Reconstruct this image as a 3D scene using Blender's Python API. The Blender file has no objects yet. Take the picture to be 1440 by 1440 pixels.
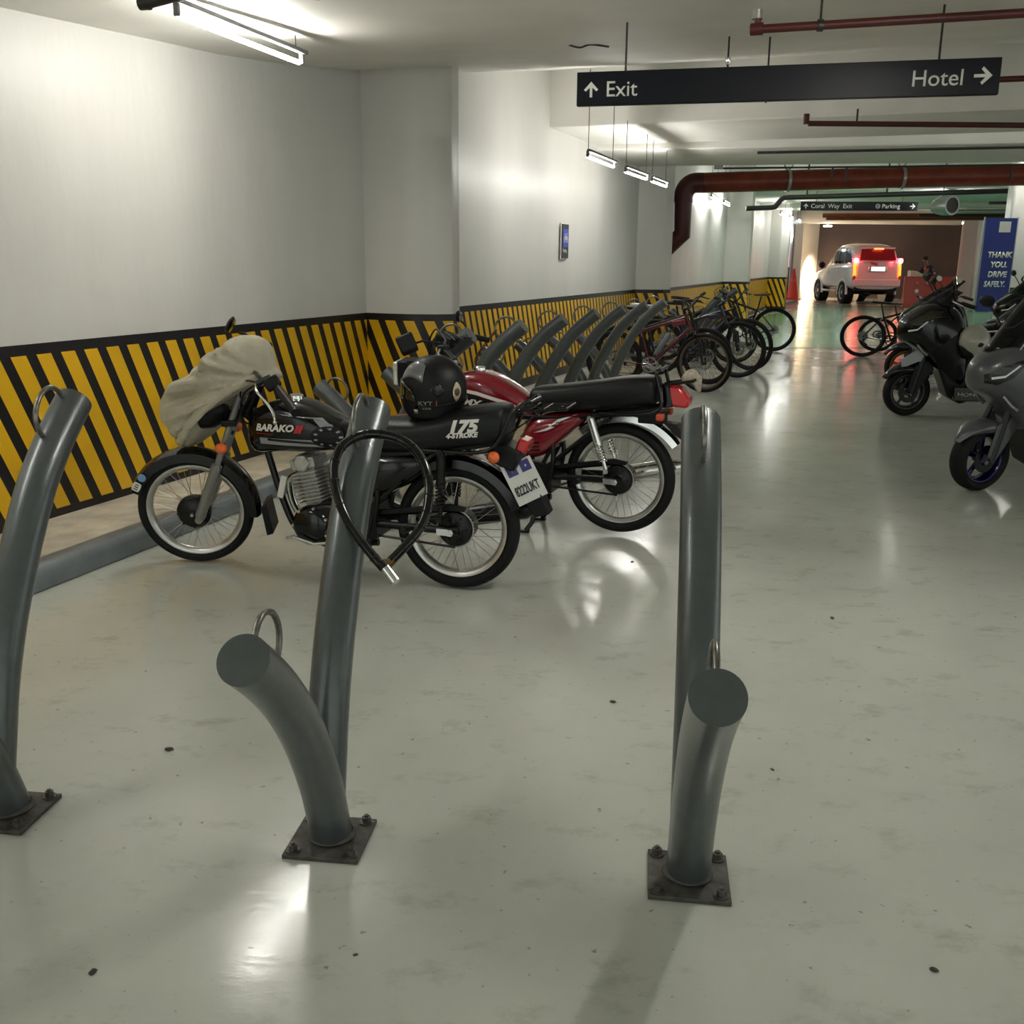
import bpy, bmesh, math, random
from mathutils import Vector, Matrix
random.seed(7)
PI = math.pi
R = math.radians
sc = bpy.context.scene
COL = sc.collection

# ------------------------------------------------------------ camera, world, exposure
cd = bpy.data.cameras.new('camera'); cam = bpy.data.objects.new('camera', cd); COL.objects.link(cam)
cd.sensor_width = 36; cd.lens = 35.0; cd.clip_end = 200
p, rho = R(14.2), R(0.5)
F_ = Vector((0, math.cos(p), -math.sin(p))); U0 = Vector((0, math.sin(p), math.cos(p))); R0 = Vector((1, 0, 0))
Rv = R0*math.cos(rho) + U0*math.sin(rho); Uv = -R0*math.sin(rho) + U0*math.cos(rho)
m = Matrix((Rv, Uv, -F_)).transposed().to_4x4(); m.translation = (0, 0, 1.5)
cam.matrix_world = m
sc.camera = cam
w = bpy.data.worlds.new('world'); sc.world = w; w.use_nodes = True
w.node_tree.nodes['Background'].inputs[0].default_value = (0.80, 0.86, 0.80, 1)
w.node_tree.nodes['Background'].inputs[1].default_value = 0.15
sc.view_settings.view_transform = 'Standard'; sc.view_settings.look = 'None'
sc.view_settings.gamma = 1; sc.view_settings.use_curve_mapping = False
sc.view_settings.exposure = 3.15
TUBE_POWER = 12.5

# ------------------------------------------------------------ materials
MATS = {}
def mat(name, col, rough=0.5, metal=0.0, noise=0.0, nscale=20, bump=0.0, bscale=40, coat=0.0, emit=None, estr=0, alpha=1.0, trans=0.0, stretch=None):
    if name in MATS: return MATS[name]
    mt = bpy.data.materials.new(name); mt.use_nodes = True
    nt = mt.node_tree; b = nt.nodes['Principled BSDF']
    b.inputs['Base Color'].default_value = (*col, 1); b.inputs['Roughness'].default_value = rough
    b.inputs['Metallic'].default_value = metal; b.inputs['Coat Weight'].default_value = coat
    b.inputs['Coat Roughness'].default_value = 0.08
    if max(col) < .02 and not metal: b.inputs['Specular IOR Level'].default_value = .3
    if trans: b.inputs['Transmission Weight'].default_value = trans
    if alpha < 1: b.inputs['Alpha'].default_value = alpha
    if emit: b.inputs['Emission Color'].default_value = (*emit, 1); b.inputs['Emission Strength'].default_value = estr
    if noise or bump:
        tc = nt.nodes.new('ShaderNodeTexCoord'); mp = nt.nodes.new('ShaderNodeMapping')
        nt.links.new(tc.outputs['Object'], mp.inputs[0])
        if stretch: mp.inputs['Scale'].default_value = stretch
    if noise:
        n = nt.nodes.new('ShaderNodeTexNoise'); n.inputs['Scale'].default_value = nscale; n.inputs['Detail'].default_value = 5
        nt.links.new(mp.outputs[0], n.inputs[0])
        r = nt.nodes.new('ShaderNodeValToRGB')
        r.color_ramp.elements[0].position = 0.3; r.color_ramp.elements[1].position = 0.72
        r.color_ramp.elements[0].color = (*[c*(1-noise) for c in col], 1)
        r.color_ramp.elements[1].color = (*[min(1, c*(1+noise*0.5)) for c in col], 1)
        nt.links.new(n.outputs[0], r.inputs[0]); nt.links.new(r.outputs[0], b.inputs['Base Color'])
    if bump:
        n2 = nt.nodes.new('ShaderNodeTexNoise'); n2.inputs['Scale'].default_value = bscale; n2.inputs['Detail'].default_value = 3
        nt.links.new(mp.outputs[0], n2.inputs[0])
        bp = nt.nodes.new('ShaderNodeBump'); bp.inputs['Strength'].default_value = bump; bp.inputs['Distance'].default_value = 0.01
        nt.links.new(n2.outputs[0], bp.inputs['Height']); nt.links.new(bp.outputs[0], b.inputs['Normal'])
    MATS[name] = mt
    return mt

def floor_mat(name, base, rough0, rough1, bmp=.16):
    mt = bpy.data.materials.new(name); mt.use_nodes = True; nt = mt.node_tree; L = nt.links.new
    b = nt.nodes['Principled BSDF']
    tc = nt.nodes.new('ShaderNodeTexCoord')
    def noise(scale, detail=4, rgh=0.5, sx=None):
        n = nt.nodes.new('ShaderNodeTexNoise'); n.inputs['Scale'].default_value = scale
        n.inputs['Detail'].default_value = detail; n.inputs['Roughness'].default_value = rgh
        if sx:
            mp = nt.nodes.new('ShaderNodeMapping'); mp.inputs['Scale'].default_value = sx; mp.inputs['Rotation'].default_value = (0, 0, 0.35)
            L(tc.outputs['Object'], mp.inputs[0]); L(mp.outputs[0], n.inputs[0])
        else: L(tc.outputs['Object'], n.inputs[0])
        return n
    def ramp(src, p0, c0, p1, c1):
        r = nt.nodes.new('ShaderNodeValToRGB'); e = r.color_ramp.elements
        e[0].position = p0; e[0].color = (*c0, 1); e[1].position = p1; e[1].color = (*c1, 1)
        L(src, r.inputs[0]); return r
    def mix(a, bb, fac=None, mode='MULTIPLY', f=1.0):
        x = nt.nodes.new('ShaderNodeMix'); x.data_type = 'RGBA'; x.blend_type = mode
        x.inputs[0].default_value = f
        if fac: L(fac, x.inputs[0])
        L(a, x.inputs[6]); L(bb, x.inputs[7]); return x
    big = ramp(noise(0.55, 5).outputs[0], .3, [c*.80 for c in base], .72, [min(1, c*1.10) for c in base])
    scuff = ramp(noise(5, 9, .72, (1, 1.5, 1)).outputs[0], .545, (1, 1, 1), .70, (.75, .75, .70))
    speck = ramp(noise(34, 2, .5).outputs[0], .70, (1, 1, 1), .76, (.55, .53, .46))
    c1 = mix(big.outputs[0], scuff.outputs[0]); c2 = mix(c1.outputs[2], speck.outputs[0])
    L(c2.outputs[2], b.inputs['Base Color'])
    rr = nt.nodes.new('ShaderNodeMapRange'); rr.inputs[1].default_value = .3; rr.inputs[2].default_value = .7
    rr.inputs[3].default_value = rough0; rr.inputs[4].default_value = rough1
    L(noise(2.2, 6, .6).outputs[0], rr.inputs[0]); L(rr.outputs[0], b.inputs['Roughness'])
    bp = nt.nodes.new('ShaderNodeBump'); bp.inputs['Strength'].default_value = bmp; bp.inputs['Distance'].default_value = .004
    hm_ = nt.nodes.new('ShaderNodeMath'); hm_.operation = 'MULTIPLY_ADD'; hm_.inputs[1].default_value = .35
    L(noise(38, 3, .6, (1, 1.6, 1)).outputs[0], hm_.inputs[0]); L(noise(9, 4, .55, (1, 3.0, 1)).outputs[0], hm_.inputs[2])
    L(hm_.outputs[0], bp.inputs['Height']); L(bp.outputs[0], b.inputs['Normal'])
    b.inputs['IOR'].default_value = 1.5
    return mt

def stripe_mat(name, P, wy, slant, v0, v1, u0=0.0):
    """black and yellow hazard paint; UV is (metres along wall, height)"""
    mt = bpy.data.materials.new(name); mt.use_nodes = True; nt = mt.node_tree; L = nt.links.new
    b = nt.nodes['Principled BSDF']; b.inputs['Roughness'].default_value = .38
    uv = nt.nodes.new('ShaderNodeUVMap'); sp = nt.nodes.new('ShaderNodeSeparateXYZ'); L(uv.outputs[0], sp.inputs[0])
    def mth(op, a, bb=None):
        n = nt.nodes.new('ShaderNodeMath'); n.operation = op
        for i, q in enumerate((a, bb)):
            if q is None: continue
            if isinstance(q, (int, float)): n.inputs[i].default_value = q
            else: L(q, n.inputs[i])
        return n.outputs[0]
    k = mth('ADD', sp.outputs[0], mth('MULTIPLY', sp.outputs[1], slant))
    f = mth('FRACT', mth('DIVIDE', mth('SUBTRACT', k, u0), P))
    y = mth('LESS_THAN', f, wy/P)
    y = mth('MULTIPLY', y, mth('MULTIPLY', mth('LESS_THAN', sp.outputs[1], v1), mth('GREATER_THAN', sp.outputs[1], v0)))
    mx = nt.nodes.new('ShaderNodeMix'); mx.data_type = 'RGBA'
    mx.inputs[6].default_value = (.007, .005, .006, 1); mx.inputs[7].default_value = (.78, .44, .008, 1)
    L(y, mx.inputs[0]); L(mx.outputs[2], b.inputs['Base Color'])
    return mt

M_FLOOR = floor_mat('grey_epoxy', (.50, .515, .46), .10, .22, .13)
M_GREEN = floor_mat('green_epoxy', (.055, .36, .19), .12, .26, .05)
M_WALL = mat('cream_gloss_paint', (.64, .63, .59), .38, noise=.08, nscale=1.5, bump=.30, bscale=14, stretch=(1, 1, .35))
M_CEIL = mat('ceiling_paint', (.84, .82, .76), .55, noise=.10, nscale=1.2, bump=.1, bscale=6)
M_LEDGE = mat('rough_concrete', (.60, .55, .45), .8, noise=.35, nscale=5, bump=.6, bscale=30)
M_CURB = mat('grey_kerb_paint', (.17, .19, .20), .35, noise=.2, nscale=6, bump=.1)
M_WALK = mat('walkway_concrete', (.42, .41, .38), .6, noise=.2, nscale=3)
M_RACK = mat('grey_rack_paint', (.100, .112, .114), .30, metal=.35, noise=.12, nscale=25, bump=.06, bscale=180, coat=.2)
M_RING = mat('worn_ring_steel', (.25, .24, .22), .35, metal=.9, noise=.35, nscale=60)
M_PLATE = mat('dirty_plate_steel', (.095, .090, .080), .6, metal=.4, noise=.5, nscale=30, bump=.3, bscale=60)
M_BOLT = mat('bolt_steel', (.13, .12, .11), .45, metal=.7, noise=.4, nscale=90)
M_BLACK = mat('gloss_black_paint', (.002, .002, .003), .14, coat=.35)
M_BLKP = mat('black_plastic', (.004, .004, .005), .45)
M_BLKM = mat('black_metal', (.004, .004, .005), .32, metal=.3)
M_TYRE = mat('tyre_rubber', (.005, .005, .005), .7, noise=.3, nscale=30)
M_CHROME = mat('chrome', (.75, .75, .74), .16, metal=1)
M_ALU = mat('cast_aluminium', (.50, .50, .48), .42, metal=.7, noise=.25, nscale=30)
M_RIM = mat('rim_alloy', (.62, .61, .58), .3, metal=.85, noise=.2, nscale=14)
M_SPOKE = mat('spoke_steel', (.42, .40, .36), .3, metal=.9)
M_SEAT = mat('black_vinyl', (.006, .007, .008), .42, bump=.15, bscale=50)
M_RED = mat('red_gloss_paint', (.20, .006, .014), .16, coat=.7)
M_REDL = mat('red_lens', (.55, .012, .012), .2, coat=.4)
M_ORANGE = mat('orange_lens', (.75, .13, .015), .2, coat=.4)
M_SILVER = mat('silver_decal', (.30, .31, .32), .28, metal=.3)
M_WHITE = mat('white_decal', (.72, .70, .66), .4)
M_REDD = mat('red_decal', (.55, .02, .03), .4)
M_GREYP = mat('grey_fork_paint', (.26, .26, .25), .35, metal=.5)
M_CLOTH = mat('beige_cover_cloth', (.46, .42, .32), .8, noise=.10, nscale=9, bump=.9, bscale=30, stretch=(1, 1, 1))
M_RUST = mat('brown_red_pipe_paint', (.20, .030, .012), .38, noise=.3, nscale=5)
M_DRED = mat('dark_red_pipe_paint', (.075, .010, .008), .42)
M_DARKP = mat('dark_pipe', (.022, .018, .018), .45)
M_SIGN = mat('navy_sign_panel', (.0018, .0022, .007), .35)
M_SIGNT = mat('sign_lettering', (.80, .80, .74), .5)
M_GALV = mat('galvanised_steel', (.36, .37, .37), .35, metal=.7)
M_FIXT = mat('lamp_channel_enamel', (.14, .14, .14), .5)
M_TUBE = mat('fluorescent_tube', (1, 1, 1), .4, emit=(1.0, .985, .93), estr=TUBE_POWER)
M_FILL_BAY = mat('bay_fill_tube', (1, 1, 1), .4, emit=(1.0, .985, .93), estr=24)  # tubes of the unseen lamps added to brighten the green bay
M_FILL_AISLE = mat('aisle_fill_tube', (1, 1, 1), .4, emit=(1.0, .985, .93), estr=20)  # tube of the unseen lamp added to brighten pillar and aisle
M_LED = mat('headlight_strip', (.9, .9, .9), .3)
M_SMOKE = mat('smoked_screen', (.010, .010, .012), .08, alpha=.72)
M_GREYB = mat('matt_grey_bodywork', (.075, .077, .083), .28, coat=.3)
M_BLUER = mat('blue_rim', (.004, .005, .06), .22, metal=.5, coat=.4)
M_GOLD = mat('gold_rim', (.20, .12, .045), .35, metal=.7)
M_MIRR = mat('mirror_glass', (.85, .87, .86), .04, metal=1)
M_PERLW = mat('pearl_white_paint', (.70, .68, .66), .2, coat=.6)
M_GLASS = mat('dark_car_glass', (.020, .012, .012), .06, coat=.5)
M_BRAKE = mat('brake_lamp', (.6, .01, .01), .3, emit=(1, .03, .05), estr=1.2)
M_BRAKEH = mat('brake_lamp_core', (.9, .5, .5), .3, emit=(1, .40, .38), estr=2.2)
M_AMBER = mat('amber_lamp', (.8, .3, .05), .3, emit=(1, .25, .02), estr=.30)
M_PLATEL = mat('glowing_number_plate', (.9, .9, .9), .4, emit=(1, .95, .95), estr=.35)  # light on the plate put in as its own emission
M_BANNER = mat('blue_banner_print', (.012, .030, .23), .5)
M_BARR = mat('red_barrier_plastic', (.42, .035, .018), .45)
M_CONE = mat('cone_orange', (.85, .06, .03), .4)
M_SKIN = mat('skin', (.25, .13, .08), .5)
M_HAIR = mat('hair', (.010, .008, .008), .5)
M_SHIRT = mat('dark_navy_shirt', (.012, .014, .035), .8, noise=.2, nscale=20)
M_YEL = mat('yellow_helmet_sticker', (.42, .36, .26), .5)
M_HELW = mat('cream_helmet_shell', (.42, .41, .34), .3, coat=.4)
M_BOOTH = mat('booth_panel', (.52, .58, .62), .5)
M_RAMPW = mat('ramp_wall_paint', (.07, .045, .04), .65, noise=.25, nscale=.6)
M_BIKER = mat('bike_red', (.09, .002, .006), .2, coat=.5)
M_BIKEB = mat('bike_black', (.005, .005, .006), .28, coat=.3)
M_BIKEU = mat('bike_dark_blue', (.006, .008, .03), .28, coat=.3)
M_BIKEG = mat('bike_grey', (.06, .065, .068), .4)
M_TAN = mat('tan_sidewall', (.10, .065, .045), .6)

# ------------------------------------------------------------ mesh builder
def catmull(pts, k=6, closed=False):
    P = [Vector(q) for q in pts]; n = len(P); out = []
    if n < 3: return P
    rng = range(n) if closed else range(n-1)
    for i in rng:
        if closed: a, b, c, d = P[(i-1) % n], P[i], P[(i+1) % n], P[(i+2) % n]
        else: a, b, c, d = P[max(i-1, 0)], P[i], P[i+1], P[min(i+2, n-1)]
        for j in range(k):
            t = j/k
            out.append(.5*((2*b)+(c-a)*t+(2*a-5*b+4*c-d)*t*t+(3*b-a-3*c+d)*t**3))
    if not closed: out.append(P[-1])
    return out

class MB:
    def __init__(s, T=None): s.v = []; s.f = []; s.T = T; s.uv = None
    def add(s, vs, fs):
        o = len(s.v); s.v += [Vector(q) for q in vs]; s.f += [tuple(o+i for i in f) for f in fs]; return s
    def box(s, c, d, rot=None):
        c = Vector(c); x, y, z = [q/2 for q in d]
        vs = [Vector((i*x, j*y, k*z)) for i in (-1, 1) for j in (-1, 1) for k in (-1, 1)]
        if rot is not None: vs = [rot @ q for q in vs]
        return s.add([q+c for q in vs], [(0, 1, 3, 2), (4, 6, 7, 5), (0, 4, 5, 1), (2, 3, 7, 6), (0, 2, 6, 4), (1, 5, 7, 3)])
    def tube(s, path, r, n=10, closed=False, cap=True, flat=None):
        P = [Vector(q) for q in path]; m_ = len(P); rs = r if isinstance(r, (list, tuple)) else [r]*m_
        if len(rs) != m_: rs = [rs[0]+(rs[-1]-rs[0])*i/(m_-1) for i in range(m_)]
        vs = []; up = None
        for i in range(m_):
            t = (P[(i+1) % m_]-P[i-1]) if closed else (P[min(i+1, m_-1)]-P[max(i-1, 0)])
            if t.length < 1e-9: t = Vector((0, 0, 1))
            t.normalize()
            if up is None:
                up = Vector((0, 1, 0)) if abs(t.y) < .9 else Vector((1, 0, 0))
            a = up-t*up.dot(t)
            if a.length < 1e-6: a = t.orthogonal()
            a.normalize(); up = a; b = t.cross(a)
            for j in range(n):
                th = 2*PI*j/n
                vs.append(P[i]+rs[i]*(a*math.cos(th)*(flat or 1)+b*math.sin(th)))
        fs = []
        for i in range(m_ if closed else m_-1):
            for j in range(n):
                i2 = (i+1) % m_; j2 = (j+1) % n
                fs.append((i*n+j, i*n+j2, i2*n+j2, i2*n+j))
        if not closed and cap: fs += [tuple(range(n-1, -1, -1)), tuple((m_-1)*n+j for j in range(n))]
        return s.add(vs, fs)
    def cyl(s, a, b, r, r2=None, n=16): return s.tube([a, b], [r, r if r2 is None else r2], n)
    def lathe(s, prof, c=(0, 0, 0), axis='y', n=32, closed=False):
        c = Vector(c); vs = []
        for i in range(n):
            th = 2*PI*i/n
            for (r, h) in prof:
                q = (r*math.cos(th), r*math.sin(th))
                vs.append(c+Vector({'y': (q[0], h, q[1]), 'z': (q[0], q[1], h), 'x': (h, q[0], q[1])}[axis]))
        k = len(prof); fs = []
        for i in range(n):
            i2 = (i+1) % n
            for j in range(k if closed else k-1):
                j2 = (j+1) % k
                fs.append((i*k+j, i2*k+j, i2*k+j2, i*k+j2))
        return s.add(vs, fs)
    def ell(s, c, r, nu=20, nv=12, rot=None):
        c = Vector(c); vs = []; fs = []
        for i in range(nv+1):
            ph = -PI/2+PI*i/nv
            for j in range(nu):
                th = 2*PI*j/nu
                q = Vector((r[0]*math.cos(ph)*math.cos(th), r[1]*math.cos(ph)*math.sin(th), r[2]*math.sin(ph)))
                if rot is not None: q = rot @ q
                vs.append(c+q)
        for i in range(nv):
            for j in range(nu):
                fs.append((i*nu+j, i*nu+(j+1) % nu, (i+1)*nu+(j+1) % nu, (i+1)*nu+j))
        return s.add(vs, fs)
    def prism(s, out, y0, y1):
        """outline in (x,z), thickness along y"""
        n = len(out); vs = [(x, y0, z) for x, z in out]+[(x, y1, z) for x, z in out]
        fs = [tuple(range(n)), tuple(range(2*n-1, n-1, -1))]+[(i, n+i, n+(i+1) % n, (i+1) % n) for i in range(n)]
        return s.add(vs, fs)
    def prismz(s, out, z0, z1):
        n = len(out); vs = [(x, y, z0) for x, y in out]+[(x, y, z1) for x, y in out]
        fs = [tuple(range(n)), tuple(range(2*n-1, n-1, -1))]+[(i, n+i, n+(i+1) % n, (i+1) % n) for i in range(n)]
        return s.add(vs, fs)
    def rings(s, rs, cap=True):
        n = len(rs[0]); vs = [q for r in rs for q in r]; fs = []
        for i in range(len(rs)-1):
            for j in range(n): fs.append((i*n+j, i*n+(j+1) % n, (i+1)*n+(j+1) % n, (i+1)*n+j))
        if cap: fs += [tuple(range(n-1, -1, -1)), tuple((len(rs)-1)*n+j for j in range(n))]
        return s.add(vs, fs)
    def build(s, name, mt, parent=None, smooth=True, bevel=0, solid=0, angle=38, sub=0):
        me = bpy.data.meshes.new(name)
        vs = [s.T @ q for q in s.v] if s.T is not None else s.v
        me.from_pydata([tuple(q) for q in vs], [], s.f)
        bm = bmesh.new(); bm.from_mesh(me); bmesh.ops.recalc_face_normals(bm, faces=bm.faces[:]); bm.to_mesh(me); bm.free()
        if smooth:
            me.shade_smooth()
            try: me.set_sharp_from_angle(angle=R(angle))
            except Exception: pass
        me.materials.append(mt)
        o = bpy.data.objects.new(name, me); COL.objects.link(o)
        if parent is not None: o.parent = parent
        if solid:
            md = o.modifiers.new('solid', 'SOLIDIFY'); md.thickness = solid; md.offset = 0
        if bevel:
            md = o.modifiers.new('bevel', 'BEVEL'); md.width = bevel; md.segments = 2; md.limit_method = 'ANGLE'; md.angle_limit = R(40)
        if sub:
            md = o.modifiers.new('sub', 'SUBSURF'); md.levels = sub; md.render_levels = sub
        return o

def tag(o, label, cat, group=None, kind=None):
    if label: o['label'] = label
    if cat: o['category'] = cat
    if group: o['group'] = group
    if kind: o['kind'] = kind
    return o
def thing(name, loc, ang, label, cat, group=None):
    o = bpy.data.objects.new(name, None); COL.objects.link(o); o.empty_display_size = .1
    o.location = loc; o.rotation_euler = (0, 0, R(ang))
    return tag(o, label, cat, group)
def struct(name, mb, mt, **k):
    o = mb.build(name, mt, None, **k); o['kind'] = 'structure'; return o
def copy_tree(o, parent=None):
    c = o.copy(); COL.objects.link(c)
    if parent is not None: c.parent = parent
    for ch in list(o.children): copy_tree(ch, c)
    return c
def bmtext(txt, size, bold=0.0, shear=0.0, align='LEFT', spacing=1.0):
    cu = bpy.data.curves.new('t', 'FONT'); cu.body = txt; cu.size = size; cu.offset = bold; cu.shear = shear
    cu.align_x = align; cu.space_character = spacing; cu.resolution_u = 3
    ob = bpy.data.objects.new('t', cu)
    me = bpy.data.meshes.new_from_object(ob)
    bpy.data.objects.remove(ob); bm = bmesh.new(); bm.from_mesh(me); bpy.data.meshes.remove(me)
    return bm
def bm_build(bm, name, mt, parent, thick=0.0):
    bm.faces.ensure_lookup_table()
    if thick:
        nrm = bm.faces[0].normal.copy()
        g = bmesh.ops.extrude_face_region(bm, geom=bm.faces[:])
        nv = [q for q in g['geom'] if isinstance(q, bmesh.types.BMVert)]
        for q in nv: q.co += nrm*thick
        bmesh.ops.recalc_face_normals(bm, faces=bm.faces[:])
    me = bpy.data.meshes.new(name); bm.to_mesh(me); bm.free(); me.materials.append(mt)
    o = bpy.data.objects.new(name, me); COL.objects.link(o); o.parent = parent
    return o
def flat_text(name, txt, size, origin, xd, yd, mt, parent, bold=0, shear=0, align='LEFT', thick=.001, sx=1.0, spacing=1.0):
    bm = bmtext(txt, size, bold, shear, align, spacing); o = Vector(origin); xd = Vector(xd); yd = Vector(yd)
    for v in bm.verts: v.co = o+xd*v.co.x*sx+yd*v.co.y
    bm.normal_update()
    return bm_build(bm, name, mt, parent, thick)
def poly_bm(out):
    bm = bmesh.new(); bm.faces.new([bm.verts.new((x, z, 0)) for x, z in out]); return bm
def wrap(bm, fn, name, mt, parent, step=.025, mirror=None):
    """bm in the (x,z) plane; fn(x,z)->point on a body surface"""
    xs = [v.co.x for v in bm.verts]; zs = [v.co.y for v in bm.verts]
    for ax, lo, hi in ((0, min(xs), max(xs)), (1, min(zs), max(zs))):
        k = int((hi-lo)/step)
        for i in range(1, k+1):
            pt = [0, 0, 0]; no = [0, 0, 0]; pt[ax] = lo+(hi-lo)*i/(k+1); no[ax] = 1
            bmesh.ops.bisect_plane(bm, geom=bm.verts[:]+bm.edges[:]+bm.faces[:], plane_co=pt, plane_no=no)
    for v in bm.verts: v.co = Vector(fn(v.co.x, v.co.y))
    return bm_build(bm, name, mt, parent)

def flatpoly(t, out, y, name, mt):
    o = bm_build(poly_bm(out), name, mt, t)
    for v in o.data.vertices: v.co = (v.co.x, y, v.co.y)
    return o

class Loft:
    """body lofted along x from stations (x, zc, hy, hz, exponent)"""
    def __init__(s, st, k=5, n=28):
        s.st = [tuple(q) for q in catmull5(st, k)]; s.n = n
    def ring(s, q):
        x, zc, hy, hz, e = q[:5]; out = []
        for j in range(s.n):
            th = 2*PI*j/s.n; c, d = math.cos(th), math.sin(th)
            out.append(Vector((x, hy*math.copysign(abs(c)**(2/e), c), zc+hz*math.copysign(abs(d)**(2/e), d))))
        return out
    def mesh(s, mb=None):
        mb = mb or MB(); mb.rings([s.ring(q) for q in s.st]); return mb
    def y(s, x, z, off=.002):
        st = s.st
        for a, b in zip(st, st[1:]):
            if min(a[0], b[0])-1e-6 <= x <= max(a[0], b[0])+1e-6:
                t = (x-a[0])/(b[0]-a[0]+1e-9); q = [a[i]+(b[i]-a[i])*t for i in range(5)]
                u = min(.985, abs((z-q[1])/max(q[3], 1e-4)))
                return q[2]*(1-u**q[4])**(1/q[4])+off
        return 0.05
    def decal(s, out, name, mt, parent, side=1, off=.003, step=.025):
        return wrap(poly_bm(out), lambda x, z: (x, side*s.y(x, z, off), z), name, mt, parent, step)
    def text(s, txt, size, x0, z0, name, mt, parent, bold=0, shear=0, off=.004, sx=1, slope=0, step=.03, spacing=1.0):
        bm = bmtext(txt, size, bold, shear, spacing=spacing)
        for v in bm.verts: v.co.x *= sx; v.co.y += slope*v.co.x
        return wrap(bm, lambda x, z: (x0-x, s.y(x0-x, z0+z, off), z0+z), name, mt, parent, step)
def catmull5(st, k):
    out = []; n = len(st)
    for i in range(n-1):
        a, b, c, d = st[max(i-1, 0)], st[i], st[i+1], st[min(i+2, n-1)]
        for j in range(k):
            t = j/k
            out.append([.5*((2*b[m_])+(c[m_]-a[m_])*t+(2*a[m_]-5*b[m_]+4*c[m_]-d[m_])*t*t+(3*b[m_]-a[m_]-3*c[m_]+d[m_])*t**3) for m_ in range(5)])
    out.append(list(st[-1]))
    for q in out: q[2] = max(q[2], .003); q[3] = max(q[3], .003)
    return out

# ------------------------------------------------------------ structure
T_ = Vector((.345, .938, 0)); A_ = Vector((.938, -.345, 0))     # along the wall / towards the aisle
fb = MB(); fb.add([(-9, -6, 0), (26, -6, 0), (26, 60, 0), (-9, 60, 0)], [(0, 1, 2, 3)]); struct('floor', fb, M_FLOOR, smooth=False)
g = MB(); g.prismz([(4.35, 18.2), (14.5, 18.2), (17.5, 37), (11.2, 37), (5.6, 26.2)], .0, .004); struct('floor_2', g, M_GREEN, smooth=False)

def wall_strip(name, pts, z0, z1, mt, out=0.0, thick=.12, uvscale=True, tops=None):
    """vertical wall following plan points; faces towards +A_; UV = (distance, height)"""
    me = bpy.data.meshes.new(name); bm = bmesh.new(); uvl = bm.loops.layers.uv.new('uv')
    P = [Vector((x, y, 0)) for x, y in pts]; d = 0; D = [0]
    for a, b in zip(P, P[1:]): d += (b-a).length; D.append(d)
    # outward offset
    nr = []
    for i in range(len(P)):
        t = (P[min(i+1, len(P)-1)]-P[max(i-1, 0)]).normalized(); nr.append(Vector((t.y, -t.x, 0)))
    tp = tops or [z1]*len(P)
    rows = []
    for q, n_, tz in zip(P, nr, tp):
        o = q+n_*out; b = q-n_*thick
        rows.append([bm.verts.new((o.x, o.y, z0)), bm.verts.new((o.x, o.y, tz)), bm.verts.new((b.x, b.y, tz)), bm.verts.new((b.x, b.y, z0))])
    for i in range(len(P)-1):
        a, b = rows[i], rows[i+1]
        for j in range(4):
            f = bm.faces.new((a[j], b[j], b[(j+1) % 4], a[(j+1) % 4]))
            for l in f.loops:
                k = i if l.vert in a else i+1
                l[uvl].uv = (D[k], l.vert.co.z)
    bm.faces.new(rows[0]); bm.faces.new(rows[-1][::-1])
    bmesh.ops.recalc_face_normals(bm, faces=bm.faces[:]); bm.to_mesh(me); bm.free()
    me.materials.append(mt); me.shade_smooth()
    try: me.set_sharp_from_angle(angle=R(30))
    except Exception: pass
    o = bpy.data.objects.new(name, me); COL.objects.link(o); o['kind'] = 'structure'
    return o

WA = [(-5.39, -2.4), (-2.61, 5.115), (-1.27, 8.74)]
colarc = [(-1.27, 8.74), (-1.05, 8.62), (-.85, 8.56), (-.66, 8.56), (-.52, 8.63), (-.47, 8.78), (-.50, 9.0), (-.58, 9.4), (-.66, 9.8), (-.70, 10.0)]
WB = [(-.70, 9.65), (-.55, 10.05), (1.99, 16.75)]
col2 = [(1.99, 16.75), (2.2, 16.72), (2.45, 16.75), (2.58, 16.86), (2.62, 17.2), (2.66, 17.8), (2.66, 18.1)]
WC = [(2.62, 17.75), (2.84, 18.35), (4.95, 24.2)]
col3 = [(4.95, 24.2), (5.25, 24.1), (5.52, 24.15), (5.62, 24.35), (5.80, 25.2), (6.0, 26.1)]
WD = [(5.95, 26.0), (6.6, 28.5), (8.0, 32.3)]
col4 = [(8.0, 32.3), (8.3, 32.15), (8.55, 32.2), (8.66, 32.4), (8.9, 33.6), (9.3, 35.0)]
segs = [('wall_left', WA, 0), ('wall_pillar', colarc, 1), ('wall_middle', WB, 2), ('wall_second_pillar', col2, 1), ('wall_third', WC, 2), ('wall_third_pillar', col3, 1), ('wall_far', WD, 2), ('wall_far_pillar', col4, 1)]
BM = [stripe_mat('hazard_stripes_near', .171, .101, .436, .145, .993, .455),
      stripe_mat('hazard_stripes_pillar', .171, .098, .436, .145, .993, .46),
      stripe_mat('hazard_stripes_middle', .153, .095, .436, .145, .990, .56+.436)]
for i, (nm, pts, k) in enumerate(segs):
    wall_strip(nm, pts, 0, 4.2, M_WALL)
    if nm == 'wall_left':
        o = wall_strip('trim_%d' % (i+1), [(-5.39, -2.4), (-2.61, 5.115), (-1.27, 8.74)], .09, 1.05, BM[0], .006, .0)
    else:
        wall_strip('trim_%d' % (i+1), pts, .09 if i < 2 else .04, 1.05, BM[k], .006, .0)
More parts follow.
